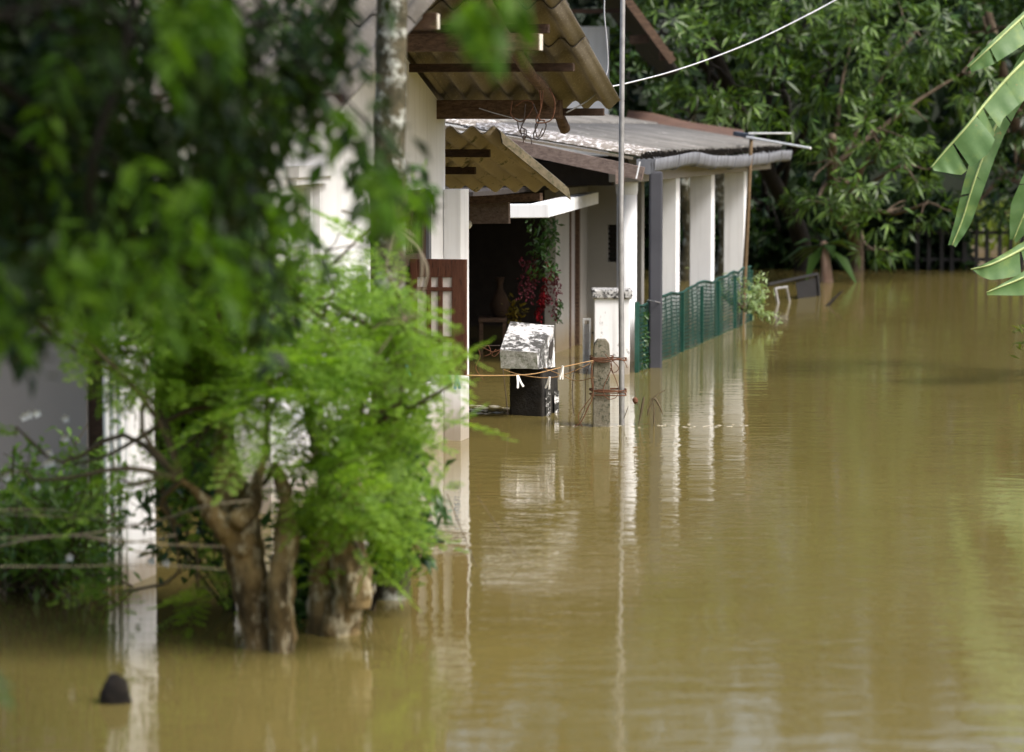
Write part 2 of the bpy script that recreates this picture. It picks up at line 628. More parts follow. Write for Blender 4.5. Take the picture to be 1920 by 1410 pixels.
RD = H(1, 0, 0)      # unit vector to the right along the ridge
SD = H(0, 1, 0)
SW = 7 * .146
up_front = SD + Vector((0, 0, MS))
up_rear = -SD + Vector((0, 0, MS))
topbot = (M['roof_top'], M['roof_under'])


def slope_rows(rows, updir, parent, ncol, sign, avr=AV, zf=zroof, mats=topbot):
    k = math.sqrt(1 + MS * MS)
    for ri, (b_low, b_up) in enumerate(rows):
        L = abs(b_up - b_low) * k
        me = sheet_mesh('roof_sheet', SW + .05, L, mats)
        for c in range(ncol):
            a1 = avr - c * SW
            a0 = a1 - SW - .05
            lift = .035 + .012 * ri + .0035 * (c % 2)
            jit = random.uniform(-.012, .012) if c else 0
            if sign > 0:
                org = H(a0, b_low + jit, zf(b_low) + lift)
                lay(me, parent, 'roof_sheet', org, RD, updir)
            else:
                org = H(a1, b_low + jit, zf(b_low) + lift)
                lay(me, parent, 'roof_sheet', org, -RD, updir)


slope_rows([(11.75, 13.35), (13.22, BR + .02)], up_front, house, 8, 1)
slope_rows([(18.36, 17.22), (17.35, 16.62), (16.75, BR - .02)], up_rear, house, 8, -1)

wl = MB()


def gw(b0, b1, z0, z1=None, a0=AW - .2, a1=AW, mb=None):
    """piece of the gable wall; without z1 it runs up to the roof"""
    mb = mb or wl
    prof = [(b0, z0), (b1, z0)]
    if z1 is None:
        tops = [(b1, zroof(b1) - .03)]
        if b0 < BR < b1: tops.append((BR, ZR - .03))
        tops.append((b0, zroof(b0) - .03))
        prof += tops
    else:
        prof += [(b1, z1), (b0, z1)]
    n = len(prof)
    vs = [H(a1, b, z) for b, z in prof] + [H(a0, b, z) for b, z in prof]
    fs = [tuple(range(n)), tuple(range(2 * n - 1, n - 1, -1))]
    for i in range(n):
        j = (i + 1) % n
        fs.append((i, n + i, n + j, j))
    mb.add(vs, fs)


gw(14.5, 14.92, -.9)
gw(15.42, 16.45, -.9)
gw(17.70, 18.24, -.9)
gw(14.92, 15.42, 1.72); gw(14.92, 15.42, -.9, .45)
gw(16.45, 17.70, 1.62); gw(16.45, 17.70, -.9, .42)
gw(12.40, 14.5, 1.72)
wl.hbox(-12.4, AW - .2, 18.04, 18.24, -.9, zroof(18.04) - .03)         # rear wall
wl.build('wall', M['white'], house)
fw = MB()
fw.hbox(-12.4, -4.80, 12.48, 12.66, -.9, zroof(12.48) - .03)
fw.build('wall', M['greywall'], house)['label'] = 'front wall under the eave, shade put into its grey'
pr = MB()
pr.hbox(-4.56, -4.445, 12.05, 12.40, -.9, zroof(12.05) - .03)
for k in range(3):
    pr.hbox(-4.5455 + k * .034, -4.5305 + k * .034, 12.035, 12.05, -.9, 1.7)
pr.build('pillar', M['white_worn'], house, bevel=.004)
df = MB()
df.hbox(-4.795, -4.70, 12.50, 12.60, -.9, 2.0)
df.build('door_frame', M['wood_dark'], house)
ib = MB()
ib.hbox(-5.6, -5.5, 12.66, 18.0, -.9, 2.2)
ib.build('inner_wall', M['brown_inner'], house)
db = MB()
for k in range(3):
    db.hbox(-5.49, -5.46, 12.8 + k * .6, 13.3 + k * .6, -.5, 1.5)
db.build('door', M['wood_dark'], house)
ps = MB()
ps.hbox(AW + .002, AW + .118, 18.18, 18.40, -.9, 1.61)
ps.build('pilaster', M['white'], house, bevel=.006)
cm = MB()
cm.hbox(-4.7, AW + .05, 12.38, 14.5, 1.60, 1.718)
cm.hbox(AW + .001, AW + .07, 14.80, 15.52, 1.74, 1.80)
cm.hbox(AW + .001, AW + .045, 14.84, 15.48, 1.70, 1.738)
cm.build('cornice', M['white'], house)


# small side window with hood, frame and panes
def side_window(b0, b1, z0, z1, nx, nz, mframe, mpane, th=.045):
    fr = MB()
    fr.hbox(AW - .12, AW - .04, b0, b0 + th, z0, z1)
    fr.hbox(AW - .12, AW - .04, b1 - th, b1, z0, z1)
    fr.hbox(AW - .119, AW - .041, b0 + th, b1 - th, z1 - th, z1)
    fr.hbox(AW - .119, AW - .041, b0 + th, b1 - th, z0, z0 + th)
    w_ = fr.build('window', mframe, house)
    pb = (b1 - b0 - 2 * th) / nx
    pz = (z1 - z0 - 2 * th) / nz
    for i in range(1, nx):
        MB().hbox(AW - .11, AW - .05, b0 + th + i * pb - .015, b0 + th + i * pb + .015, z0 + th, z1 - th).build('mullion', mframe, w_)
    for j in range(1, nz):
        MB().hbox(AW - .105, AW - .055, b0 + th, b1 - th, z0 + th + j * pz - .015, z0 + th + j * pz + .015).build('transom', mframe, w_)
    MB().hbox(AW - .085, AW - .075, b0 + th, b1 - th, z0 + th, z1 - th).build('pane', mpane, w_)
    return w_


side_window(14.92, 15.42, .45, 1.72, 1, 4, M['white'], M['pane'])

# carved lattice window with its open shutter
lw = MB()
for b0, b1 in ((16.45, 16.53), (17.03, 17.11), (17.60, 17.695)):
    lw.hbox(AW - .14, AW + .012, b0, b1, .42, 1.62)
for z0, z1 in ((.42, .50), (1.16, 1.23), (1.54, 1.62)):
    lw.hbox(AW - .135, AW + .008, 16.53, 17.03, z0, z1)
    lw.hbox(AW - .135, AW + .008, 17.11, 17.60, z0, z1)
win = lw.build('window', M['wood_dark'], house)
win['label'] = 'brown timber window with carved lattice'
MB().hbox(AW - .13, AW - .115, 16.53, 17.60, .5, 1.16).build('pane', M['brown_inner'], win)
for b0, b1 in ((16.54, 17.02), (17.12, 17.59)):
    for k in range(5):
        bb = b0 + (b1 - b0) * (k + .5) / 5
        for sgn in (-1, 1):
            for zz0, zz1 in ((1.235, 1.38), (1.39, 1.535)):
                m_ = MB()
                m_.beam(H(AW - .05 + sgn * .006, bb - sgn * .045, zz0), H(AW - .05 + sgn * .006, bb + sgn * .045, zz1), .018, .02, RD)
                m_.build('lattice_bar', M['wood_mid'], win)
MB().hbox(AW - .1, AW - .095, 16.53, 17.60, 1.23, 1.54).build('lattice_backing', M['dark_inner'], win)
MB().hbox(AW + .003, AW + .03, 17.70, 17.76, .42, 1.62).build('window_trim', M['gutter'], house)

# shutter leaf: hinged on the gable wall, standing straight out, faces the road
sa0, sa1, sb = AW + .012, AW + .365, 17.30
sz0, sz1 = .50, 1.205
nx_, th_ = 3, .03
lf = MB()
st, pw = .075, .055
lf.hbox(sa0, sa0 + .045, sb, sb + th_, sz0, sz1)
lf.hbox(sa1 - .09, sa1, sb, sb + th_, sz0, sz1)
ax0, ax1 = sa0 + .045, sa1 - .09
zs = [(sz0, sz0 + .09), (.70, .735), (1.01, 1.035), (sz1 - .11, sz1)]
for z0, z1 in zs:
    lf.hbox(ax0, ax1, sb + .001, sb + th_ - .001, z0, z1)
cw = (ax1 - ax0) / 3
for k in (1, 2):
    for (a_, b_), (c_, d_) in zip(zs[:-1], zs[1:]):
        lf.hbox(ax0 + k * cw - .014, ax0 + k * cw + .014, sb + .002, sb + th_ - .002, b_, c_)
shut = lf.build('shutter', M['wood_red'], house, bevel=.003)
shut['label'] = 'reddish brown panelled shutter standing open'
for k in range(3):
    for (a_, b_), (c_, d_) in zip(zs[:-1], zs[1:]):
        g0 = .014 if k else 0
        g1 = .014 if k < 2 else 0
        MB().hbox(ax0 + k * cw + g0, ax0 + (k + 1) * cw - g1, sb + .012, sb + .018, b_, c_).build('pane', M['pane'], shut)


# roof timbers in the gable overhang
def pixbeam(name, pxe, y0, y1, b, a_start, mat, depth=.06, end=None, parent=house, sub=.0):
    """timber along the ridge direction whose end shows at photo column pxe"""
    q = ray(pxe, (y0 + y1) / 2)
    t = b / (q.x * SH + q.y * CH)
    a_end = t * (q.x * CH - q.y * SH)
    z1 = EYE + ray(pxe, y0).z * t
    z0 = EYE + ray(pxe, y1).z * t
    m_ = MB().hbox(a_start, a_end, b, b + depth, z0, z1)
    o = m_.build(name, mat, parent, bevel=.004)
    if end:
        MB().hbox(a_end + .001, a_end + .006, b + .004, b + depth - .004, z0 + .004, z1 - .004).build('cut_end', end, o)
    return a_end, z0, z1


pixbeam('purlin', 1028, 45, 62, 16.68, -4.9, M['wood_dark'], .05)
pixbeam('tie_beam', 1010, 62, 95, 16.28, -4.9, M['wood_mid'], .09, M['wood_end'])
pixbeam('purlin', 1075, 118, 134, 17.34, -4.9, M['wood_dark'], .05)
pixbeam('tie_beam', 1050, 187, 223, 18.02, -4.75, M['wood_mid'], .09)
pixbeam('purlin', 1131, 203, 217, 18.16, -4.75, M['wood_dark'], .05)
pixbeam('purlin', 818, 24, 56, 14.1, -4.9, M['wood_mid'], .05, M['wood_end'])
pixbeam('purlin', 640, 176, 196, 12.0, -12, M['wood_dark'], .06)
rf = MB()
pth = [P(912, 8, 16.35), P(945, 62, 16.85), P(985, 125, 17.5), P(1012, 160, 17.85), P(1040, 200, 18.55), P(1061, 243, 18.8)]
rf.tube(smoothpath(pth, 4), .036, 8, .30, 9)
rf.build('rafter', M['wood_mid'], house, smooth=True)
bg_ = MB()
p0, p1 = H(AV - .02, 11.8, zroof(11.8) - .06), H(AV - .02, 14.0, zroof(14.0) - .06)
bg_.beam(p0 - RD * .9, p1 - RD * .9, .03, .09)
bg_.build('barge_board', M['wood_dark'], house)

# rear lean-to roof with its timbers
ML = .188


def zlean(b):
    return 1.955 - ML * (b - 18.44)


k_ = math.sqrt(1 + ML * ML)
lme = sheet_mesh('lean_to_sheet', SW + .05, 2.25 * k_, (M['roof_top'], M['roof_moss']), amp=.026)
for c in range(3):
    a1 = -4.29 - c * SW
    lay(lme, house, 'lean_to_sheet', H(a1, 20.69, zlean(20.69) + .03 + .004 * (c % 2)), -RD, -SD + Vector((0, 0, ML)))
fl = MB()       # last half wave turned down: the mossy flank at the outer edge
v = []
for b in np.linspace(18.5, 20.69, 9):
    v += [H(-4.292, b, zlean(b) + .062), H(-4.262, b, zlean(b) + .035), H(-4.245, b, zlean(b) - .045), H(-4.252, b, zlean(b) - .045), H(-4.270, b, zlean(b) + .03), H(-4.292, b, zlean(b) + .052)]
f = []
for i in range(8):
    for k in range(5):
        f.append((i * 6 + k, i * 6 + k + 1, (i + 1) * 6 + k + 1, (i + 1) * 6 + k))
fl.add(v, f)
M['flank'] = mottled('mossy_sheet_edge', (.075, .06, .032), (.13, .105, .06), (.04, .038, .012), s1=8, s3=14, cut=.5, bs=.5, stretch=(.5, .5, 3))
fl.build('roof_edge', M['flank'], house)
pixbeam('purlin', 917, 280, 295, 18.98, -6.5, M['wood_dark'], .05)
pixbeam('purlin', 890, 313, 327, 19.68, -6.5, M['wood_dark'], .05)
m_ = MB()
m_.beam(P(866, 376, 20.75), P(1015, 369, 20.5), .05, .055)
m_.build('purlin', M['wood_mid'], house)
m_ = MB()
m_.beam(P(862, 400, 20.9), P(955, 399, 20.72), .03, .150)
m_.build('fascia_board', M['wood_grey'], house)
m_ = MB()
lp = P(874, 423, 20.72)
m_.tube([lp + Vector((0, 0, .035)), lp + Vector((0, 0, .02)), lp, lp + Vector((0, 0, -.018)), lp + Vector((0, 0, -.03))], [.03, .042, .042, .03, .008], 14)
m_.build('lamp_globe', M['lamp'], house, smooth=True)

# ------------------------------------------------------------------ rear building with the column veranda
ver = root('veranda_building', H(-6, 27, 0), 'low white veranda building with four columns and lichen covered roof behind the main house', 'building')
EA, EZ, MV = -4.36, 1.752, .162


def zver(a):
    return EZ + MV * (EA - a)


kv = math.sqrt(1 + MV * MV)
vrows = [(-4.36, -5.9), (-5.78, -7.6)]
for ri, (al, au) in enumerate(vrows):
    L = (al - au) * kv
    me1 = sheet_mesh('roof_sheet', SW + .05, L, (M['roof_lichen'], M['roof_under']))
    me2 = sheet_mesh('roof_sheet', SW + .05, L, (M['roof_stripe'], M['roof_under']))
    for c in range(9):
        me = me1 if c == 0 else me2
        b0 = 24.13 + c * SW * .96
        lay(me, ver, 'roof_sheet', H(au, b0 + SW + .05, zver(au) + .03 + .012 * ri + .004 * (c % 2)), -SD, RD - Vector((0, 0, MV)))
# verge batten and rafter in front
m_ = MB()
m_.beam(H(-4.42, 24.10, zver(-4.42) - .012), H(-7.5, 24.10, zver(-7.5) - .012), .015, .022)
m_.build('verge_batten', M['roof_under'], ver)
m_ = MB()
m_.beam(P(1206, 326, 24.35), P(905, 262, 24.7), .05, .11)
m_.build('rafter', M['wood_grey'], ver)
m_ = MB()
m_.hbox(-8.2, -5.38, 28.9, 29.1, -.9, 1.72)
m_.hbox(-8.2, -8.0, 18.3, 28.9, -.9, 1.72)
m_.hbox(-8.0, -4.75, 24.9, 25.0, 1.505, 1.70)
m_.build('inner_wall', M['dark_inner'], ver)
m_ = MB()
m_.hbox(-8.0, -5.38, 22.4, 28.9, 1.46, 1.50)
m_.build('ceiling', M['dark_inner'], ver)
m_ = MB()
# white lintel, front face then receding side
p0, p1, p2 = P(900, 396, 22.5), P(1030, 395, 22.5), P(1122, 371, 26.6)
hh = .125 / 2
e = Vector((0, 0, 1))
m_.beam(p0, p1, .14, .105)
m_.build('lintel', M['white'], ver, bevel=.006)
m_ = MB()
m_.beam(p1 + Vector((-.072, .073, 0)), p2 + Vector((-.07, 0, 0)), .14, .102)
m_.build('lintel', M['white'], ver)
m_ = MB()
m_.hbox(-5.47, -5.37, 25.5, 26.1, -.9, 1.46)
m_.hbox(-5.47, -5.37, 26.55, 27.1, -.9, 1.46)
m_.hbox(-5.465, -5.375, 26.1, 26.55, 1.36, 1.46)
m_.hbox(-5.37, -5.18, 26.95, 27.1, -.9, 1.6)
m_.hbox(-5.18, -5.0, 26.95, 27.1, 1.1, 1.6)
m_.hbox(-5.18, -5.0, 26.95, 27.1, -.9, .75)
m_.hbox(-5.0, -4.86, 26.95, 27.1, -.9, 1.6)
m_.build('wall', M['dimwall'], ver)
m_ = MB()
m_.hbox(-5.44, -5.36, 26.1, 26.15, -.9, 1.36)
m_.hbox(-5.44, -5.36, 26.5, 26.55, -.9, 1.36)
m_.hbox(-5.438, -5.362, 26.15, 26.5, 1.31, 1.36)
dfr = m_.build('door', M['wood_mid'], ver)
MB().hbox(-5.42, -5.40, 26.15, 26.5, -.9, 1.31).build('door_panel', M['greywall'], dfr)
m_ = MB()
for k in range(7):
    m_.hbox(-5.18, -5.0, 26.99, 27.01, .77 + k * .047, .79 + k * .047)
wv = m_.build('window', M['iron'], ver)
MB().hbox(-5.18, -5.0, 27.06, 27.08, .75, 1.1).build('pane', M['dark_inner'], wv)

# columns and the beam they carry
cb = [24.8, 26.75, 28.85, 31.1]
m_ = MB()
c0 = H(-4.60, cb[0], 0)
e = Vector((0, 0, 1))
m_.tube([c0 + e * -.9, c0 + e * 1.44], [.088, .088], 24)
m_.build('column', M['white'], ver, smooth=True)
m_ = MB()
m_.tube([c0 + e * 1.43, c0 + e * 1.47, c0 + e * 1.56], [.090, .096, .096], 24)
m_.build('capital', M['white'], ver)
for b in cb[1:]:
    m_ = MB()
    m_.hbox(-4.70, -4.48, b - .1, b + .1, -.9, 1.54)
    m_.build('column', M['white'], ver, bevel=.008)
m_ = MB()
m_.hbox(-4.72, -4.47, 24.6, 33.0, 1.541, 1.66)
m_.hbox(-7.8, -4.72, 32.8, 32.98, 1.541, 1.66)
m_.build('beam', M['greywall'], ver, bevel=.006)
# gutter: half pipe, sagging and warped between its brackets
gp = []
for i, b in enumerate(np.linspace(24.12, 33.1, 40)):
    sag = .030 * math.exp(-((b - 26.0) / 1.1) ** 2) + .016 * math.sin((b - 24.1) * .9) + .004 * math.sin((b - 24) * 3.3)
    lat = .010 * math.sin((b - 24) * 1.2)
    gp.append((b, EZ - .015 + sag, EA + .02 + lat))
R_ = .082
GPROF = [(-1, .0), (-.97, .5), (-.8, 1.0), (-.4, 1.35), (.1, 1.5), (.55, 1.42), (.8, 1.15), (.88, .6), (.92, .0)]
vs, fs = [], []
ns = 9
for b, z, a in gp:
    for s_ in (0, 1):
        rr = R_ - s_ * .004
        for k in range(ns):
            gx, gz = GPROF[k]
            vs.append(H(a + rr * gx + .03, b, z - rr * gz + s_ * .001))
n2 = ns * 2
for i in range(len(gp) - 1):
    for k in range(ns - 1):
        a_ = i * n2 + k
        fs.append((a_, a_ + n2, a_ + n2 + 1, a_ + 1))
        a_ += ns
        fs.append((a_ + 1, a_ + n2 + 1, a_ + n2, a_))
    for k in (0, ns - 1):
        a_ = i * n2 + k
        fs.append((a_, a_ + ns, a_ + ns + n2, a_ + n2) if k == 0 else (a_, a_ + n2, a_ + n2 + ns, a_ + ns))
gut = MB().add(vs, fs).build('gutter', M['gutter'], ver, smooth=True)
b, z, a = gp[0]
cap = [H(a + R_ * gx * 1.03 + .03, b - .006, z - R_ * gz * 1.03) for gx, gz in GPROF]
cap2 = [p + SD * .01 for p in cap]
fs = [tuple(range(8, -1, -1)), tuple(range(9, 18))] + [(i, i + 1, 10 + i, 9 + i) for i in range(8)] + [(8, 0, 9, 17)]
MB().add(cap + cap2, fs).build('gutter_cap', M['gutter'], gut)
for i in range(5, 38, 5):
    b, z, a = gp[i]
    q = [H(a + R_ * gx * 1.04 + .03, b, z - R_ * gz * 1.04) for gx, gz in GPROF]
    MB().tube(q, .0045, 4).build('gutter_bracket', M['gutter'], gut)
# moss fringe along the eave
n = 700
bb = rng.uniform(24.15, 33, n)
pos = np.array([H(EA - .01, b_, EZ + .03 + random.uniform(0, .03)) for b_ in bb])
dr = np.tile(np.array(RD) * .5 + np.array([0, 0, -.7]), (n, 1)) + rng.normal(0, .2, (n, 3))
tag(leaves_obj('moss_fringe', pos, dr, np.array(SD)[None], rng.uniform(.03, .07, n), rng.uniform(.012, .02, n), M['stump'], ver), kind='stuff')
# downpipe
dp = P(1229, 560, 24.5)
m_ = MB()
m_.box(dp.x - .056, dp.x + .056, dp.y - .04, dp.y + .04, -.9, 1.64)
m_.build('downpipe', M['pipe'], ver, bevel=.016)
m_ = MB()
m_.beam(P(1193, 335, 24.2), P(1200, 303, 24.2), .012, .02, Vector((0, 1, 0)))
m_.build('bracket', M['white'], ver)
MB().box(*[x for x in (P(1155, 0, 24.1).x, P(1172, 0, 24.1).x, 24.1, 24.14)], P(0, 345, 24.1).z, P(0, 318, 24.1).z).build('junction_box', M['wood_grey'], ver)

# ------------------------------------------------------------------ far house
fh = root('far_house', (1.0, 36, 0), 'dark roofed house with white wall behind the veranda, mostly hidden', 'house')
m_ = MB()
m_.box(-5, P(1142, 0, 35).x, 35, 35.2, -.9, 3.2)
m_.build('wall', M['white'], fh)
m_ = MB()
A0, A1 = P(1272, 128, 34.0), P(1090, -125, 34.0)
for A, B, th in ((A0, A1, .05),):
    o_ = Vector((0, 5, 0))
    d_ = Vector((0, 0, -th))
    m_.hexa([A + d_, A + o_ + d_, B + o_ + d_, B + d_, A, A + o_, B + o_, B])
    B2 = Vector((B.x - (A.x - B.x) * 2.5, B.y, B.z + .02))
    m_.hexa([B + d_, B + o_ + d_, B2 + o_ + d_, B2 + d_, B, B + o_, B2 + o_, B2])
m_.build('roof', M['roof_dark'], fh)
MB().beam(P(1168, -12, 33.95), P(1262, 116, 33.95), .05, .09).build('rafter', M['wood_mid'], fh)
MB().beam(P(1180, 75, 34.3), P(1216, 72, 34.3), .06, .10).build('purlin', M['wood_mid'], fh)
MB().beam(P(1236, 106, 34.2), P(1262, 104, 34.2), .06, .09).build('purlin', M['wood_mid'], fh)
MB().beam(P(1000, 22, 34.5), P(1172, 20, 34.5), .06, .05).build('purlin', M['wood_dark'], fh)
m_ = MB()
q = [P(1168, 240, 34.2), P(1178, 207, 35.5), P(1225, 212, 35.8), P(1290, 228, 36), P(1395, 244, 36), P(1395, 262, 34.4)]
m_.add(q + [p + Vector((0, .1, -.12)) for p in q], [(0, 1, 2, 3, 4, 5), (11, 10, 9, 8, 7, 6)] + [(i, 6 + i, 6 + (i + 1) % 6, (i + 1) % 6) for i in range(6)])
m_.build('lower_roof', M['terracotta'], fh)

# ------------------------------------------------------------------ yard posts and pillars
stub = root('gate_pillar_base', P(1004, 770, 20.4) * 1, 'black algae stained pillar base under a tilted white coping block', 'pillar')
m_ = MB()
x0, xm, x1 = P(955, 0, 20.45).x, P(1018, 0, 20.3).x, P(1053, 0, 20.65).x
m_.hexa([(x0, 20.42, -.9), (xm, 20.30, -.9), (x1, 20.72, -.9), (x0 + .1, 20.8, -.9),
         (x0, 20.42, .33), (xm, 20.30, .34), (x1 - .02, 20.72, .30), (x0 + .1, 20.8, .33)])
o = m_.build('shaft', M['blackmoss'], stub, bevel=.015)
m_ = MB()
for kx in (.25, .72):
    xa = xm + (x1 - xm) * kx
    ya = 20.30 + .42 * kx
    m_.add([(xa - .014, ya - .06, -.9), (xa + .022, ya - .03, -.9), (xa + .022, ya - .03, .20 - kx * .06), (xa - .010, ya - .05, .20 - kx * .06)], [(0, 1, 2, 3)])
    m_.add([(xa + .022, ya - .03, -.9), (xa + .024, ya + .05, -.9), (xa + .024, ya + .05, .2 - kx * .06), (xa + .022, ya - .03, .2 - kx * .06)], [(0, 1, 2, 3)])
M['splash'] = mottled('black_and_white_peeling', (.02, .02, .018), (.05, .05, .045), (.78, .78, .78), s1=6, s3=22, cut=.5, bs=.7, bd=.01)
m_.build('peeling_paint', M['splash'], stub)
blk = root('coping_block', P(990, 680, 20.2), 'tilted white and grey concrete block with black mould lying on the black pillar base', 'concrete block')
m_ = MB()
c = [P(939, 690, 20.12), P(1009, 692, 20.10), P(1041, 688, 20.62), P(960, 688, 20.66),
     P(937, 656, 20.12), P(1007, 661, 20.10), P(1039, 610, 20.62), P(957, 603, 20.66)]


def subdiv_hexa(c, n, amp, name, mat, parent):
    import bmesh
    me = bpy.data.meshes.new(name)
    off = worldloc(parent)
    me.from_pydata([tuple(x - off) for x in c], [], [(3, 2, 1, 0), (4, 5, 6, 7), (0, 1, 5, 4), (1, 2, 6, 5), (2, 3, 7, 6), (3, 0, 4, 7)])
    bm = bmesh.new()
    bm.from_mesh(me)
    bmesh.ops.subdivide_edges(bm, edges=bm.edges[:], cuts=n, use_grid_fill=True)
    bm.normal_update()
    for v_ in bm.verts:
        p = v_.co + off
        k = noise.noise(p * 14) + .5 * noise.noise(p * 37)
        v_.co += v_.normal * k * amp
    bm.to_mesh(me)
    bm.free()
    me.materials.append(mat)
    o = bpy.data.objects.new(name, me)
    COL.objects.link(o)
    o.parent = parent
    return o


def block_mat():
    m, t, b = nodes('mouldy_whitewashed_block')
    vec, g = geo_pos(t)
    n3 = add_noise(t, 26, 8, .75, vec=vec)
    n1 = add_noise(t, 7, 4, .6, vec=vec)
    conc = ramp(t, n3, [(.35, (.09, .10, .06)), (.6, (.33, .33, .30))])
    paint = mix(t, ramp(t, mathn(t, 'ADD', mathn(t, 'MULTIPLY', n3, .6), mathn(t, 'MULTIPLY', n1, .5)), [(.50, 0.0), (.60, 1.0)]), (.78, .78, .78), (.06, .06, .055))
    sx = t.nodes.new('ShaderNodeSeparateXYZ')
    t.links.new(g.outputs['Normal'], sx.inputs[0])
    k = ramp(t, mathn(t, 'ADD', mathn(t, 'MULTIPLY', sx.outputs['Y'], -1.0), 0.0), [(.70, 0.0), (.86, 1.0)])
    t.links.new(mix(t, k, paint, conc), b.inputs['Base Color'])
    b.inputs['Roughness'].default_value = .9
    bump(t, b, n3, .9, .012)
    return m


M['block'] = block_mat()
subdiv_hexa(c, 7, .006, 'block', M['block'], blk)
m_ = MB()
c = [P(1029, 672, 20.43), P(1034, 672, 20.50), P(1036, 638, 20.54), P(1030, 648, 20.46)]
m_.add([p + Vector((.006, -.01, 0)) for p in c] + [p + Vector((-.03, 0, 0)) for p in c], [(0, 1, 2, 3), (7, 6, 5, 4), (0, 4, 5, 1), (1, 5, 6, 2), (2, 6, 7, 3), (3, 7, 4, 0)])
m_.build('slot', M['dark_inner'], blk)

pst = root('concrete_post', P(1130, 800, 19.64), 'short grey concrete fence post with chamfered top wrapped in rusty wire', 'post')
x0, x1 = P(1112, 0, 19.64).x, P(1147, 0, 19.64).x
zt = P(0, 636, 19.64).z
prof = [(x0 - .003, -.9), (x1 + .004, -.9), (x1 - .006, zt - .09), (x1 - .010, zt - .03), (x1 - .034, zt), (x0 + .036, zt), (x0 + .014, zt - .03), (x0 + .008, zt - .09)]
n = len(prof)
m_ = MB()
m_.add([(x, 19.60, z) for x, z in prof] + [(x, 19.71, z) for x, z in prof],
       [tuple(range(n)), tuple(range(2 * n - 1, n - 1, -1))] + [(i, n + i, n + (i + 1) % n, (i + 1) % n) for i in range(n)])
m_.build('post_body', M['post'], pst, bevel=.006)

pole = root('metal_pole', P(1166, 798, 19.72), 'tall thin grey metal pole standing beside the concrete post', 'pole')
m_ = MB()
b0 = P(1166, 800, 19.72)
t0 = P(1168, -40, 19.74)
m_.tube([Vector((b0.x - .005, 19.72, -.9)), b0, P(1164, 400, 19.73), t0, t0 + Vector((0, 0, .8))], [.019, .019, .0185, .017, .016], 14)
m_.build('pole_shaft', M['steel'], pole, smooth=True)

# rusty wire lashings
wr = root('rusty_wire_lashing', P(1130, 700, 19.6), 'rusty wire wound round the concrete post with loose ends hanging', 'wire')
for z_, nn, rr in ((P(0, 672, 19.6).z, 5, .0035), (P(0, 736, 19.6).z, 6, .004)):
    for k in range(nn):
        zz = z_ + random.uniform(-.018, .018)
        xe = x1 + .01 if (k % 2 and z_ > .35) else P(1172, 0, 19.7).x
        q = [(x0 - .008, 19.59, zz), ((x0 + x1) / 2, 19.585, zz + random.uniform(-.012, .012)), (xe, 19.59, zz + random.uniform(-.012, .012)),
             (xe + .008, 19.66, zz), (xe, 19.73, zz), ((x0 + x1) / 2, 19.725, zz), (x0 - .008, 19.72, zz), (x0 - .014, 19.65, zz), (x0 - .008, 19.59, zz + .006)]
        MB().tube(smoothpath([Vector(p) for p in q], 4), rr, 5).build('wire_turn', M['rust'], wr, smooth=True)
loose = [[(1113, 676), (1108, 700), (1112, 740), (1102, 765), (1090, 790), (1077, 800)],
         [(1108, 678), (1099, 705), (1097, 760), (1091, 780), (1086, 790)],
         [(1110, 690), (1112, 735), (1098, 758), (1084, 780), (1092, 801)],
         [(1104, 692), (1080, 690), (1073, 730), (1075, 770), (1078, 778)],
         [(1135, 664), (1147, 685), (1134, 720), (1131, 735), (1140, 748), (1155, 745), (1160, 730), (1152, 705), (1144, 690)],
         [(1146, 674), (1160, 690), (1150, 698), (1144, 680)],
         [(1147, 676), (1165, 674), (1172, 680), (1176, 690)]]
for i, q in enumerate(loose):
    pts = [P(x, y, 19.55 - .01 * i) for x, y in q]
    MB().tube(smoothpath(pts, 5), .0028 if i else .004, 5).build('loose_wire', M['rust'] if i not in (1, 3) else M['wire_dark'], wr, smooth=True)

# clothes line: two strings and the pegs
cl = root('clothes_line', P(1000, 700, 19.2), 'thin brown clothes line strung from the post past the black pillar base', 'clothes line')
s1 = [P(740, 672, 16.9), P(765, 681, 17.3), P(810, 697, 18.0), P(866, 703, 18.6), P(940, 704, 19.1), P(1000, 701, 19.25), P(1056, 688, 19.4), P(1112, 676, 19.55)]
MB().tube(smoothpath(s1, 6), .0035, 5).build('string', M['rope'], cl, smooth=True)
s2 = [P(944, 693, 20.0), P(965, 700, 19.9), P(1000, 707, 19.75), P(1035, 708, 19.7), P(1060, 702, 19.65), P(1090, 690, 19.6), P(1113, 678, 19.58)]
MB().tube(smoothpath(s2, 6), .0035, 5).build('string', M['rope'], cl, smooth=True)
s3 = [P(1020, 690, 20.0), P(1050, 702, 19.9), P(1080, 714, 19.8), P(1114, 708, 19.6)]
MB().tube(smoothpath(s3, 6), .003, 5).build('string', M['rope'], cl, smooth=True)

# pegs: two prongs and a spring, one proto then copies
pegp = [(971, 700, 19.2, 'peg_white', 'white peg hanging left of centre in front of black pillar base', .05),
        (1030, 703, 19.68, 'peg_white', 'white peg on the lower string at right side of black pillar base', -.25),
        (1055, 683, 19.4, 'peg_white', 'white peg on the upper string between pillar base and concrete post', .5),
        (826, 696, 18.3, 'peg_grey', 'greyish faded peg left of the teal and blue ones', -.3),
        (842, 697, 18.4, 'peg_teal', 'bright teal peg between the grey and the blue one', .0),
        (856, 699, 18.5, 'peg_blue', 'dark blue peg beside the bright teal one', .4),
        (762, 677, 17.3, 'peg_teal', 'teal peg alone at the left end of the line near the leaves', .1)]
pm = {}


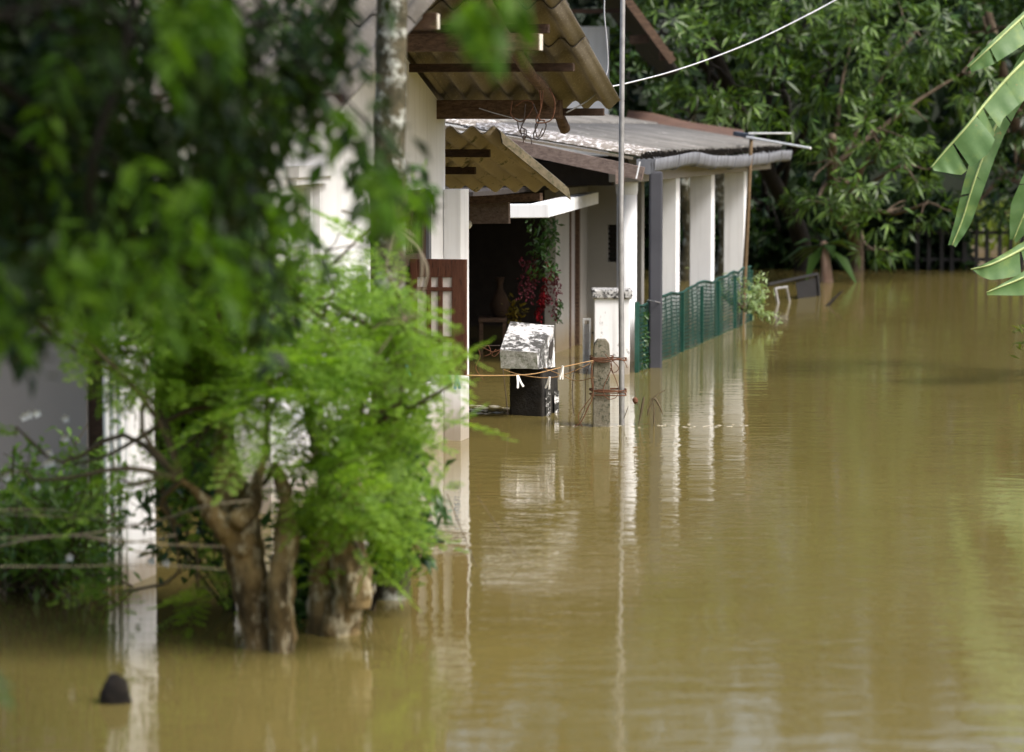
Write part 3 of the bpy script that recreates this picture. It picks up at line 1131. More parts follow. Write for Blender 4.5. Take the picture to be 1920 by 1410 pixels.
def peg_mesh(side):
    m_ = MB()
    pr_ = [(-.001, .012), (.007, .010), (.015, -.045), (.023, -.072), (.020, -.080), (.011, -.080), (.003, -.045), (-.001, -.02)]
    pr_ = [(side * x, z) for x, z in pr_]
    n = len(pr_)
    f_ = [tuple(range(n)), tuple(range(2 * n - 1, n - 1, -1))] + [(i, n + i, n + (i + 1) % n, (i + 1) % n) for i in range(n)]
    m_.add([(x, -.006, z) for x, z in pr_] + [(x, .006, z) for x, z in pr_], f_)
    return m_


for i, (px, py, d, mk, lab, rz) in enumerate(pegp):
    r_ = root('clothes_peg', P(px, py + 6, d - .012), lab, 'clothes peg', 'pegs on the clothes line')
    r_.rotation_euler = (random.uniform(-.15, .15), random.uniform(-.28, .28), rz * 1.6)
    r_.scale = (random.uniform(.6, 1.15),) + (1, random.uniform(.9, 1.05))
    for side in (-1, 1):
        if (mk, side) not in pm:
            mb_ = peg_mesh(side)
            me = bpy.data.meshes.new('prong')
            me.from_pydata(mb_.v, [], mb_.f)
            me.materials.append(M[mk])
            pm[(mk, side)] = me
        o = bpy.data.objects.new('prong', pm[(mk, side)])
        COL.objects.link(o)
        o.parent = r_
    if 's' not in pm:
        mb_ = MB().tube([(-.008, 0, -.02), (.008, 0, -.02)], .0045, 8)
        me = bpy.data.meshes.new('spring')
        me.from_pydata(mb_.v, [], mb_.f)
        me.materials.append(M['steel'])
        pm['s'] = me
    o = bpy.data.objects.new('spring', pm['s'])
    COL.objects.link(o)
    o.parent = r_

# wires left of the block
lw_ = root('tangled_wire', P(915, 660, 19.9), 'tangled rusty wire reaching from the block into the bush', 'wire')
for i, q in enumerate([[(893, 646), (912, 655), (925, 660), (938, 656), (928, 668), (922, 664), (930, 655)], [(890, 647), (910, 648), (938, 648)],
                       [(895, 650), (900, 668), (892, 690), (905, 710), (908, 712)], [(943, 693), (946, 720), (951, 765), (952, 780)], [(905, 655), (915, 648), (920, 662), (908, 668)]]):
    MB().tube(smoothpath([P(x, y, 19.85 - .03 * i) for x, y in q], 5), .003, 5).build('strand', M['rust'] if i % 2 == 0 else M['wire_dark'], lw_, smooth=True)

# white gate pillar
gp_ = root('gate_pillar', P(1150, 702, 23.8), 'white painted square pillar with black mould stains and mossy cap behind the metal pole', 'pillar')
x0, x1 = P(1116, 0, 23.8).x, P(1183, 0, 23.8).x
zt = P(0, 560, 23.8).z
MB().box(x0, x1, 23.8, 24.1, -.9, zt).build('shaft', M['pillar'], gp_, bevel=.006)
MB().box(x0 - .02, x1 + .022, 23.775, 24.125, zt, P(0, 543, 23.8).z).build('cap', M['cap'], gp_, bevel=.012)
# narrow white gate frame
gf = root('metal_gate', P(1101, 683, 24.2), 'narrow white metal gate frame standing just left of the white pillar', 'gate')
xa, xb = P(1094, 0, 24.3).x, P(1109, 0, 24.3).x
z0, z1 = -.5, P(0, 597, 24.3).z
m_ = MB()
m_.box(xa, xa + .013, 24.28, 24.32, z0, z1)
m_.box(xb - .013, xb, 24.28, 24.32, z0, z1)
m_.box(xa + .013, xb - .013, 24.281, 24.319, z1 - .014, z1)
m_.build('frame', M['alum'], gf)
MB().box(xa + .013, xb - .013, 24.315, 24.325, z0, z1 - .05).build('panel', M['pane'], gf)
for zz in (.11, .32):
    MB().box(xb, x0, 24.0, 24.02, zz, zz + .015).build('hinge', M['iron'], gf)

# green mesh fence
gf2 = root('mesh_fence', H(-4.30, 27, 0), 'low green plastic mesh fence along the white veranda columns', 'fence')
FA = -4.30
fb = [23.62, 24.72, 25.9, 27.0, 28.0, 29.1, 30.25]
for i, b in enumerate(fb):
    m_ = MB()
    z_ = .555 + .01 * math.sin(i * 2)
    if i == 0:
        m_.hbox(FA - .012, FA + .022, b, b + .034, -.9, .58)
    else:
        m_.hbox(FA - .012, FA + .018, b, b + .03, -.9, .53)
    m_.build('fence_post', M['green_post'], gf2)


def fence_top(b):
    return .555 + .015 * math.sin(b * 3.1) + .008 * math.sin(b * 7) + (.03 if b > 29.6 else 0)


m_ = MB()
bs_ = np.arange(23.64, 30.3, .034)


def fpt(b, z):
    return H(FA + .012 * math.sin(b * 5 + z * 4) + .006 * math.sin(b * 17), b + .006 * math.sin(z * 21 + b), z)


def strip(m_, pts, w_, vert):
    vs = []
    for p in pts:
        o_ = SD * w_ if vert else Vector((0, 0, w_))
        vs += [p - o_, p + o_]
    n = len(pts)
    m_.add(vs, [(2 * i, 2 * i + 1, 2 * i + 3, 2 * i + 2) for i in range(n - 1)])


for b in bs_:
    tp = fence_top(b)
    strip(m_, [fpt(b, z) for z in np.linspace(-.05, tp, 7)], .0065, True)
    strip(m_, [fpt(b + .3, z) - RD * .05 for z in np.linspace(-.05, tp - .03, 7)], .007, True)
for z in np.arange(-.03, .56, .034):
    strip(m_, [fpt(b, z * (fence_top(b) / .56)) for b in np.arange(23.64, 30.31, .1)], .0055, False)
tag(m_.build('fence_mesh', M['green_mesh'], gf2), kind='stuff')
m_ = MB()
m_.tube([fpt(b, fence_top(b)) for b in np.arange(23.64, 30.31, .12)], .011, 5)
m_.build('top_edge', M['green_mesh'], gf2)
MB().tube([P(1215, 563, 24.45), P(1228, 565, 24.40), P(1243, 569, 24.5)], .005, 5).build('tie_wire', M['steel'], gf2)
# weeds grown into the mesh
n = 420
b_ = rng.uniform(23.8, 24.35, n)
pos = np.array([H(FA + random.uniform(-.03, .02), q, random.uniform(0, .48)) for q in b_])
tag(leaves_obj('mesh_creeper', pos, rand_dirs(n) * np.array([1, 1, .6]) + np.array([0, 0, -.4]), rand_dirs(n), rng.uniform(.03, .05, n), rng.uniform(.014, .024, n), M['lf_vine']),
    'dark green creeper grown through the mesh left of the grey downpipe', 'creeper')

# bamboo pole with rods on top
an = root('antenna_pole', P(1392, 605, 30.0), 'thin leaning brown pole rising through the pale shrub by the mesh fence', 'pole')
MB().tube([P(1389, 640, 30), P(1392, 600, 30), P(1397, 500, 30), P(1403, 380, 30), P(1409, 256, 30)], [.028, .027, .024, .021, .018], 10, .06).build('pole_shaft', M['bamboo'], an, smooth=True)
ar = root('antenna', P(1405, 252, 29.95), 'broken aerial with two white rods on top of the thin brown pole', 'antenna')
MB().beam(P(1378, 250, 30.1), P(1412, 256, 29.95), .07, .045).build('antenna_box', M['box'], ar, bevel=.006)
MB().tube([P(1404, 250, 29.9), P(1484, 250, 29.8)], .010, 8).build('rod', M['alum'], ar)
MB().tube([P(1400, 257, 29.9), P(1520, 278, 29.3)], .012, 8).build('rod', M['alum'], ar)

# cables
c1 = root('white_cable', P(1300, 130, 22), 'white cable running up to the right across the dark trees', 'cable')
MB().tube(smoothpath([P(1148, 162, 19.9), P(1180, 155, 20.3), P(1260, 134, 21.4), P(1350, 103, 22.8), P(1440, 65, 24.2), P(1570, -2, 26), P(1700, -80, 28)], 6), .0060, 6).build('cable', M['cable_white'], c1, smooth=True)
c2 = root('grey_wire', P(1136, 60, 18.6), 'thin grey wire hanging from above and curling back under the gable roof', 'wire')
MB().tube(smoothpath([P(1136, -40, 18.6), P(1133, 20, 18.6), P(1138, 80, 18.6), P(1139, 130, 18.6), P(1126, 165, 18.55), P(1100, 190, 18.5), P(1062, 211, 18.4)], 7), .005, 6).build('cable', M['cable_grey'], c2, smooth=True)
c3 = root('thin_wire', P(860, 210, 18), 'thin pale wire lying along the lowest roof beam', 'wire')
MB().tube(smoothpath([P(898, 203, 17.95), P(930, 213, 17.93), P(965, 222, 17.9), P(985, 226, 17.9)], 5), .003, 5).build('cable', M['cable_grey'], c3, smooth=True)
cw_ = root('wire_coil', P(1005, 225, 17.9), 'coil of thin rusty wire hanging from the lowest beam of the gable roof', 'wire')
coils = [[(960, 190), (958, 215), (975, 228), (990, 218), (1000, 195), (985, 188), (965, 200)],
         [(985, 195), (982, 225), (976, 245), (983, 262), (987, 245), (978, 238), (984, 225)],
         [(1000, 195), (1010, 225), (1001, 250), (1003, 262), (1016, 255), (1024, 235), (1016, 225), (1004, 235), (1008, 258), (1018, 240)],
         [(1030, 165), (1040, 190), (1038, 215), (1028, 228), (1005, 228), (1015, 200), (1018, 170)],
         [(970, 228), (975, 248), (986, 252), (996, 262), (997, 270)],
         [(983, 243), (982, 262), (981, 268)],
         [(1012, 168), (1014, 200), (1010, 222), (1022, 226)]]
for i, q in enumerate(coils):
    MB().tube(smoothpath([P(x, y, 17.88 - .012 * i) for x, y in q], 6), .0042, 5).build('wire_loop', M['rust'] if i % 3 == 0 else M['wire_dark'], cw_, smooth=True)

# ------------------------------------------------------------------ things in the dark doorway
hp = root('hanging_flowers', P(1020, 420, 25.0), 'green trailing plant with red flower strings hanging beside the doorway', 'plant')
n = 260
cx = rng.uniform(0, 1, n)
pos = np.array([P(985 + 62 * random.betavariate(2.2, 1.6), random.uniform(408, 520), 24.9 + random.uniform(-.15, .15)) for _ in range(n)])
leaves_obj('foliage', pos, rand_dirs(n) + np.array([0, 0, -.6]), rand_dirs(n), rng.uniform(.04, .08, n), rng.uniform(.02, .035, n), M['lf_vine'], hp)
for i, (px, y0, y1, mk) in enumerate([(1028, 490, 568, 'red'), (1020, 520, 575, 'red'), (1036, 498, 585, 'pink'), (1000, 480, 570, 'pink'), (990, 486, 560, 'pink'),
                                      (978, 482, 560, 'pink'), (1013, 560, 600, 'red'), (1044, 520, 600, 'pink'), (1048, 560, 604, 'lf_vine')]):
    n = 90
    t_ = rng.uniform(0, 1, n)
    pos = np.array([P(px + random.gauss(0, 3.2) + 4 * math.sin(q * 6), y0 + (y1 - y0) * q, 24.95 + random.uniform(-.05, .05)) for q in t_])
    leaves_obj('flower_string', pos, rand_dirs(n) + np.array([0, 0, -.8]), rand_dirs(n), rng.uniform(.02, .035, n), rng.uniform(.012, .022, n), M[mk], hp)['kind'] = 'stuff'
pt = root('potted_plant', P(970, 600, 25.6), 'yellow leaved plant standing in the dark doorway', 'plant')
n = 90
pos = np.array([P(random.gauss(966, 9), random.gauss(590, 14), 25.4) for _ in range(n)])
leaves_obj('foliage', pos, rand_dirs(n) + np.array([0, 0, .4]), rand_dirs(n), rng.uniform(.04, .09, n), rng.uniform(.02, .03, n), M['ochre'], pt)
q = P(966, 612, 25.45)
MB().tube([q - e * .12, q - e * .02, q + e * .03], [.05, .07, .075], 12).build('pot', M['pot'], pt, smooth=True)
sh = root('side_table', P(935, 610, 26), 'dim brown table in the dark doorway', 'table')
q0, q1 = P(898, 596, 26.1), P(950, 596, 26.1)
m_ = MB().box(q0.x, q1.x, 26.0, 26.4, q0.z - .03, q0.z)
m_.build('table_top', M['wood_mid'], sh)
for x_ in (q0.x + .02, q1.x - .02):
    for y_ in (26.03, 26.37):
        MB().box(x_ - .015, x_ + .015, y_ - .015, y_ + .015, -.7, q0.z - .03).build('leg', M['wood_mid'], sh)
vs_ = root('vase', P(935, 596, 26.1), 'dim ochre vase with a narrow neck on the table in the dark doorway', 'vase')
q = P(937, 595, 26.2)
MB().tube([q, q + e * .03, q + e * .12, q + e * .2, q + e * .26, q + e * .30, q + e * .36], [.05, .075, .095, .06, .03, .028, .045], 16).build('body', M['pot'], vs_, smooth=True)

# ------------------------------------------------------------------ foliage builders
def whorls(centres, axes, k, L, W, tilt=.75, droop=.25, jitter=.25):
    """rosettes of k lance-shaped leaves at twig ends"""
    n = len(centres)
    ax = norm(axes)
    ref = norm(np.cross(ax, rand_dirs(n)))
    ref2 = np.cross(ax, ref)
    ang = (np.arange(k) / k * 2 * np.pi)[None] + rng.uniform(0, 6.28, (n, 1)) + rng.normal(0, .25, (n, k))
    til = tilt + rng.normal(0, jitter, (n, k))
    rad = ref[:, None] * np.cos(ang)[..., None] + ref2[:, None] * np.sin(ang)[..., None]
    dr = ax[:, None] * np.cos(til)[..., None] + rad * np.sin(til)[..., None]
    dr = dr + np.array([0, 0, -1.0]) * droop
    pos = np.repeat(centres[:, None], k, 1) + dr * .02
    up = np.repeat(ax[:, None], k, 1)
    LL = rng.uniform(L * .5, L * 1.2, n * k)
    return leaf_arrays(pos.reshape(-1, 3), dr.reshape(-1, 3), up.reshape(-1, 3), LL, LL * W / L)


def blob_points(blobs, dens):
    """points in and near the surface of ellipsoids ((x,y,z),(rx,ry,rz)) - clumpy crown volume, and outward axes"""
    out, axs = [], []
    for c, r in blobs:
        n = max(6, int(dens * (r[0] * r[2] + r[0] * r[1] + r[1] * r[2])))
        d = rand_dirs(n)
        rr = rng.uniform(.45, 1.05, (n, 1)) ** .6
        out.append(np.array(c) + d * rr * np.array(r))
        axs.append(d + np.array([0, 0, .35]))
    return np.vstack(out), np.vstack(axs)


def bend_branch(m_, p0, p1, r0, r1, n=7, wob=.06, seg=7, rough=.1):
    p0, p1 = Vector(p0), Vector(p1)
    L = (p1 - p0).length
    mid1 = p0.lerp(p1, .35) + Vector((random.gauss(0, wob), random.gauss(0, wob), abs(random.gauss(0, wob)))) * L
    mid2 = p0.lerp(p1, .7) + Vector((random.gauss(0, wob), random.gauss(0, wob), random.gauss(0, wob))) * L
    pts = smoothpath([p0, mid1, mid2, p1], max(2, n // 3))
    m_.tube(pts, lerp_r(r0, r1, len(pts)), seg, rough)


def forest_tree(name, base, label, blobs, trunk_r, leafL, leafW, k, dens, mat, bark, group='trees beyond the flood', cat='tree'):
    rt = root(name, base, label, cat, group)
    bx = Vector(base)
    cen = Vector(blobs[0][0])
    m_ = MB()
    top = Vector((cen.x, cen.y, cen.z + .3))
    tp = smoothpath([bx + Vector((0, 0, -.9)), bx + Vector((.03, 0, .4)), bx.lerp(top, .5) + Vector((random.uniform(-.15, .15), 0, 0)), top], 5)
    m_.tube(tp, lerp_r(trunk_r, trunk_r * .45, len(tp)), 10, .12, 3)
    m_.build('trunk', bark, rt, smooth=True)
    m_ = MB()
    for c, r in blobs:
        j = tp[int(len(tp) * random.uniform(.45, .85))]
        bend_branch(m_, j, c, trunk_r * .35, trunk_r * .12)
        for _ in range(3):
            t_ = Vector(c) + Vector([random.uniform(-.7, .7) * q for q in r])
            bend_branch(m_, c, t_, trunk_r * .14, .006, seg=5)
    m_.build('branches', bark, rt, smooth=True)
    pts, axs = blob_points(blobs, dens)
    fr = np.array([noise.noise(Vector(q) * 1.7) + .5 * noise.noise(Vector(q) * 3.6) for q in pts])
    keep = (pts[:, 2] > .12) & (fr > -.02)
    v_, f_ = whorls(pts[keep], axs[keep], k, leafL, leafW, tilt=.95, jitter=.5, droop=.4)
    np_mesh('crown', v_, f_, mat, rt)
    return rt


def blobs_px(lst):
    """(px, py, depth, radius px, radius depth m, squash)"""
    out = []
    for px, py, d, r, rd, sq in lst:
        p = P(px, py, d)
        R = r / FPX * d
        out.append(((p.x, p.y, p.z), (R, rd, R * sq)))
    return out


# ------------------------------------------------------------------ the trees beyond
b1 = blobs_px([(1330, 120, 38, 110, 1.0, .8), (1450, 60, 38.5, 110, 1.0, .8), (1240, 60, 38, 80, .9, .8), (1470, 170, 38, 100, .9, .7), (1300, 210, 38, 80, .7, .6),
               (1390, 200, 37.5, 70, .6, .6), (1560, 130, 38.5, 90, .9, .8), (1400, -60, 38.5, 170, 1.4, .7), (1240, -80, 39, 140, 1.3, .7), (1560, -70, 39, 150, 1.3, .7)])
forest_tree('mango_tree', P(1498, 508, 40.9), 'broad tree with long glossy drooping leaves overhanging the veranda roof', b1, .16, .215, .048, 8, 70, M['lf_mango'], M['bark_dark'])
b2 = blobs_px([(1560, 300, 37.5, 70, .6, .8), (1600, 350, 37.8, 80, .7, .7), (1690, 310, 38, 80, .8, .8), (1640, 240, 38, 80, .8, .8), (1700, 200, 38.5, 90, .9, .8), (1540, 380, 38, 60, .6, .7),
               (1660, 400, 38, 70, .6, .6), (1740, 380, 38.5, 60, .6, .7), (1600, 60, 39, 110, 1.0, .8), (1720, 60, 39, 110, 1.0, .8), (1800, 140, 39, 90, 1.0, .9), (1640, 470, 39.5, 50, .5, .3)])
forest_tree('leafy_tree', P(1600, 507, 41), 'tree with rosettes of narrow leaves right of the dark trunk', b2, .12, .20, .042, 9, 66, M['lf_mango'], M['bark_brown'])
b3 = blobs_px([(1850, 60, 40, 110, 1.0, 1), (1900, 200, 40, 90, 1.0, 1), (1820, 260, 40, 70, .8, 1), (1900, 340, 40.5, 90, .8, .8), (1960, 100, 40, 120, 1.2, 1), (1850, -80, 40.5, 150, 1.4, .8), (2050, 250, 41, 150, 1.5, 1), (2020, -40, 41, 180, 1.5, .9),
               (1790, 420, 41.2, 40, .4, .5), (1880, 400, 41.2, 60, .5, .5)])
forest_tree('dark_leafy_tree', P(1960, 502, 42), 'dark broad leaved tree behind the banana leaves', b3, .14, .17, .066, 7, 62, M['lf_mango2'], M['bark_brown'])
b4 = blobs_px([(1430, 330, 41, 60, .6, 1.2), (1460, 420, 41, 60, .5, 1), (1420, 470, 41.5, 40, .4, .8), (1540, 450, 41.5, 50, .5, .8), (1180, 150, 42, 90, 1, 1), (1250, 330, 41, 60, .6, 1.2), (1300, 420, 41, 60, .6, 1), (1350, 380, 41, 50, .6, 1.2)])
forest_tree('shade_tree', P(1440, 500, 42), 'dark small tree in the shade behind the veranda columns', b4, .08, .18, .062, 7, 40, M['lf_mango2'], M['bark_dark'])

# the woods further off: one mass, high enough to stand in the water as a reflection
n = 26000
ang = rng.uniform(-60, 75, n)
X = ang
Yd = 47 + rng.uniform(0, 9, n) + .006 * (X - 5) ** 2
hgt = 7.5 + 2.2 * np.sin(X * .35) + 1.2 * np.sin(X * .9 + 1)
Z = rng.uniform(0, 1, n) ** .9 * hgt
Z = Z + 0
gapx = (np.abs(X - 7.8) < 1.5) & (Z < 1.3)
keep = ~gapx
pts = np.stack([X, Yd, Z], 1)[keep]
v_, f_ = whorls(pts, rand_dirs(len(pts)) + np.array([0, -.6, .3]), 5, .55, .22)
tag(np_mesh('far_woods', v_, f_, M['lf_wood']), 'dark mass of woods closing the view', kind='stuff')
# earth bank behind so that no sky shows low between the leaves
m_ = MB()
vs = []
xs = np.linspace(-80, 95, 60)
for x_ in xs:
    y_ = 59 + .006 * (x_ - 5) ** 2
    vs += [(x_, y_, -.5), (x_, y_ + 1, 3 + .6 * math.sin(x_ * .7)), (x_, y_ + 6, 5.5 + 1.0 * math.sin(x_ * .4))]
fs = []
for i in range(len(xs) - 1):
    for k in range(2):
        fs.append((i * 3 + k, (i + 1) * 3 + k, (i + 1) * 3 + k + 1, i * 3 + k + 1))
m_.add(vs, fs)
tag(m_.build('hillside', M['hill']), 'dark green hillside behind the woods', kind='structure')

# sunlit bank behind the picket fence
n = 2600
X = rng.uniform(5.5, 12, n)
Yd = rng.uniform(44.2, 46.5, n)
Z = rng.uniform(0, .25, n) + (Yd - 44.2) * .22
v_, f_ = leaf_arrays(np.stack([X, Yd, Z], 1), rand_dirs(n) * .5 + np.array([0, -.2, 1.0]), rand_dirs(n), rng.uniform(.2, .4, n), rng.uniform(.03, .08, n))
tag(np_mesh('bank_grass', v_, f_, M['lf_bank']), 'bright yellow green grass bank behind the picket fence', kind='stuff')

pf = root('picket_fence', P(1830, 505, 41.5), 'dark upright picket fence standing in the water at the far right', 'fence')
xa = P(1722, 0, 41.5).x
k = 0
x_ = xa
while x_ < 12:
    hgt_ = .62 + .05 * math.sin(k * 1.7)
    MB().box(x_, x_ + .055, 41.5, 41.53, -.8, hgt_ + .1 * (k % 5 == 0)).build('picket', M['iron'], pf)
    x_ += .165 + .02 * math.sin(k * 2.3)
    k += 1
for zz in (.12, .5):
    MB().box(xa - .1, 12, 41.532, 41.56, zz, zz + .05).build('rail', M['iron'], pf)
lwl = root('low_wall', P(1625, 505, 41.8), 'low black wall at the water edge under the trees', 'wall')
MB().box(P(1552, 0, 41.8).x, P(1716, 0, 41.8).x, 41.8, 42.0, -.8, P(0, 484, 41.8).z).build('wall_body', M['stump'], lwl, bevel=.02)
bs2 = root('young_plant', P(1550, 527, 38.3), 'pale pinkish plant stem rising from the water below the trees', 'plant')
MB().tube([P(1551, 560, 38.3), P(1550, 527, 38.3), P(1549, 500, 38.3), P(1546, 478, 38.4), P(1544, 455, 38.5)], [.11, .085, .07, .06, .05], 10, .1).build('stem', M['bark_pink'], bs2, smooth=True)
n = 14
pos = np.array([P(1546, 458, 38.4)] * n)
a_ = np.linspace(0, 6.28, n)
leaves_obj('foliage', pos, np.stack([np.cos(a_), np.sin(a_) * .7, rng.uniform(-.5, .5, n)], 1), np.tile([0, 0, 1.0], (n, 1)), rng.uniform(.4, .7, n), rng.uniform(.12, .2, n), M['lf_mango2'], bs2, droop=.4)

# undergrowth with the shade below the crowns put into its dark colour, and two mottled trunks seen between the columns
n = 5200
X = rng.uniform(1.2, 6.4, n)
Yd = rng.uniform(41.6, 44.5, n)
Z = rng.uniform(0, 1, n) ** 1.2 * (1.5 - .12 * (X - 1.2)) + .03
v_, f_ = whorls(np.stack([X, Yd, Z], 1), rand_dirs(n) + np.array([0, -.5, .2]), 5, .30, .12)
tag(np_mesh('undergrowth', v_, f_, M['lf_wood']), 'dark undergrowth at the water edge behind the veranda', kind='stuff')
for px, d_, lab in ((1290, 38.6, 'mottled brown trunk seen between the second and third veranda columns'), (1357, 39.2, 'mottled brown trunk seen between the third and fourth veranda columns')):
    tk = root('tree', P(px, 522, d_), lab, 'tree', 'trunks seen between the columns')
    MB().tube(smoothpath([P(px - 4, 640, d_), P(px, 520, d_), P(px + 6, 430, d_), P(px - 8, 330, d_), P(px + 10, 180, d_ + .3)], 5), lerp_r(.13, .07, 21), 12, .25, 3).build('trunk', M['bark_lichen'], tk, smooth=True)
yw = root('yard_wall', (8.6, 46.9, 0), 'pale grey yard wall glimpsed between the pickets at the far right', 'wall')
MB().box(7.2, 11, 46.9, 47.1, -.5, .42).build('wall_body', M['greywall'], yw)

# wrecked metal frame and debris
wf = root('collapsed_frame', P(1490, 560, 34), 'collapsed dark metal frame leaning in the water beyond the mesh fence', 'metal frame')
for q0, q1, r_ in (((1440, 534, 33.5), (1532, 514, 35), .02), ((1453, 540, 33.6), (1462, 585, 33.6), .018), ((1474, 537, 33.8), (1484, 583, 33.9), .018), ((1453, 541, 33.6), (1476, 538, 33.8), .014),
                   ((1532, 514, 35), (1537, 575, 35), .025), ((1490, 585, 33.9), (1538, 570, 35), .014)):
    MB().tube([P(*q0), P(*q1)], r_, 6).build('frame_bar', M['steel'] if r_ < .02 else M['iron'], wf)
MB().add([P(1492, 530, 34.4), P(1530, 520, 35), P(1536, 580, 35), P(1500, 588, 34.4)] + [P(1492, 530, 34.45), P(1530, 520, 35.05), P(1536, 580, 35.05), P(1500, 588, 34.45)],
         [(0, 1, 2, 3), (7, 6, 5, 4), (0, 4, 5, 1), (1, 5, 6, 2), (2, 6, 7, 3), (3, 7, 4, 0)]).build('frame_panel', M['iron'], wf)
sk = root('drift_stick', P(1560, 575, 33), 'dark stick slanting out of the water beyond the collapsed frame', 'stick')
MB().tube([P(1546, 580, 33.0), P(1562, 562, 33.1), P(1580, 545, 33.2)], [.02, .018, .008], 6, .2).build('stick', M['stump'], sk)

# pale shrub over the mesh fence
ps_ = root('pale_shrub', P(1400, 600, 29.6), 'pale green fine leaved shrub poking over the far end of the green mesh fence', 'shrub')
ends = [(1290, 502), (1330, 515), (1350, 545), (1425, 515), (1435, 512), (1430, 530), (1400, 520), (1445, 545), (1415, 570), (1440, 590), (1430, 560), (1375, 515), (1365, 560), (1462, 597), (1405, 548)]
m_ = MB()
VV, FF, nb = [], [], 0
for (x_, y_) in ends:
    p0, p1 = P(1400, 585, 29.6), P(x_, y_, 29.55 + random.uniform(-.2, .2))
    bend_branch(m_, p0, p1, .007, .002, wob=.08, seg=5)
    n = 50
    t_ = rng.uniform(.35, 1, n)
    pos = np.array([np.array(p0.lerp(p1, q)) for q in t_]) + rng.normal(0, .025, (n, 3))
    v_, f_ = leaf_arrays(pos, rand_dirs(n) + np.array(p1 - p0) * 1.2, rand_dirs(n), rng.uniform(.04, .075, n), rng.uniform(.012, .022, n))
    VV.append(v_); FF.append(f_ + nb); nb += len(v_)
m_.build('stems', M['twig'], ps_)
np_mesh('foliage', np.vstack(VV), np.vstack(FF), M['lf_pale'], ps_)
yp = root('yellow_sprig', P(1925, 700, 24), 'yellowish leafy sprig at the right edge over the water', 'plant')
n = 60
pos = np.array([P(random.uniform(1905, 1990), random.gauss(640, 28), 23.6) for _ in range(n)])
leaves_obj('foliage', pos, rand_dirs(n) + np.array([-.6, 0, .1]), rand_dirs(n), rng.uniform(.06, .12, n), rng.uniform(.015, .03, n), M['lf_bank'], yp)
m_ = MB()
for _ in range(6):
    bend_branch(m_, P(1990, 715, 23.8), P(random.uniform(1910, 1970), random.uniform(600, 670), 23.6), .008, .003, seg=5)
m_.build('stems', M['twig'], yp)

# ------------------------------------------------------------------ banana plant
bn = root('banana_plant', Vector((4.95, 23.6, 0)), 'banana plant with torn broad leaves reaching in from the right', 'banana plant')
st_ = [Vector((5.0, 23.7, -.9)), Vector((4.97, 23.65, .3)), Vector((4.9, 23.6, 1.3)), Vector((4.85, 23.55, 2.85))]
MB().tube(smoothpath(st_, 4), lerp_r(.15, .05, 13), 12, .05).build('pseudostem', M['banana_stem'], bn, smooth=True)


def banana_leaf(path, wl_, wr_, tears, tilt=.35):
    """path: midrib points (px,py,d) from stalk to tip; wl_/wr_: blade half widths (m) on either side along the rib"""
    pts = smoothpath([P(*q) for q in path], 10)
    n = len(pts)
    m_ = MB()
    vrib = (P(960, 705, 20) - Vector((0, 0, EYE))).normalized()
    side_v, cuts = {}, set(tears)
    for side, ww in ((1, wl_), (-1, wr_)):
        swing = 0.0
        row = []
        for i, p in enumerate(pts):
            d = (pts[min(i + 1, n - 1)] - pts[max(i - 1, 0)]).normalized()
            s_ = d.cross(vrib).normalized() * side
            t_ = i / (n - 1)
            w_ = np.interp(t_, np.linspace(0, 1, len(ww)), ww)
            row.append((p, s_, d, w_))
        segs, cur = [], []
        for i in range(n):
            cur.append(i)
            if (side, i) in cuts or i == n - 1:
                segs.append(cur)
                cur = [i]
        for sg in segs:
            if len(sg) < 2: continue
            sw = random.uniform(-.10, .22)
            lift = random.uniform(-.5, .5) * tilt
            vs = []
            m0, m1 = sg[0], sg[-1]
            for i in sg:
                p, s_, d, w_ = row[i]
                edge = (i - m0) / max(1, m1 - m0)
                gap = 0.012 if len(segs) > 1 else 0
                q = p + d * (gap * (.5 - edge))
                for kk in range(5):
                    u = kk / 4
                    off = s_ * (w_ * u) + d * (w_ * u * (.25 + sw)) + vrib * (w_ * (u * lift + .12 * math.sin(u * 2.6))) + Vector((0, 0, -.12 * w_ * u * u))
                    off += vrib * .006 * math.sin(i * 1.1 + side) * u
                    vs.append(q + off)
            fs = []
            for a in range(len(sg) - 1):
                for kk in range(4):
                    b = a * 5 + kk
                    fs.append((b, b + 1, b + 6, b + 5) if side > 0 else (b, b + 5, b + 6, b + 1))
            m_.add(vs, fs)
    o = m_.build('leaf', M['banana'], bn, smooth=True)
    MB().tube(pts, lerp_r(.018, .005, n), 6).build('midrib', M['banana_rib'], o, smooth=True)
    top_ = Vector((4.86, 23.55, min(2.7, max(1.5, pts[0].z - .5))))
    MB().tube(smoothpath([top_, top_.lerp(pts[0], .45) + Vector((.06, 0, .14)), pts[0]], 5), lerp_r(.032, .018, 11), 8).build('leaf_stalk', M['banana_rib'], o, smooth=True)


banana_leaf([(2080, -110, 23.5), (1970, -15, 23.2), (1900, 48, 23), (1855, 90, 22.9), (1816, 126, 22.9)], [.17, .17, .15, .11, .04], [.02, .03, .03, .02], [(1, 18), (1, 30)])
banana_leaf([(2080, -10, 23.5), (1970, 70, 23.2), (1900, 135, 23), (1855, 185, 22.9), (1815, 235, 22.8), (1775, 280, 22.8), (1746, 314, 22.8)], [.24, .25, .20, .17, .24, .20, .03], [.015, .015, .015, .015, .01], [(1, 14), (1, 23), (1, 33), (1, 36), (1, 47)])
banana_leaf([(2050, 20, 23.9), (1960, 90, 23.8), (1905, 165, 23.7), (1865, 240, 23.6), (1830, 330, 23.5), (1805, 410, 23.5), (1785, 460, 23.5)], [.07, .09, .10, .09, .09, .07, .03], [.11, .12, .09, .09, .06, .03], [(-1, 20), (-1, 28), (1, 26), (1, 40), (-1, 44)])
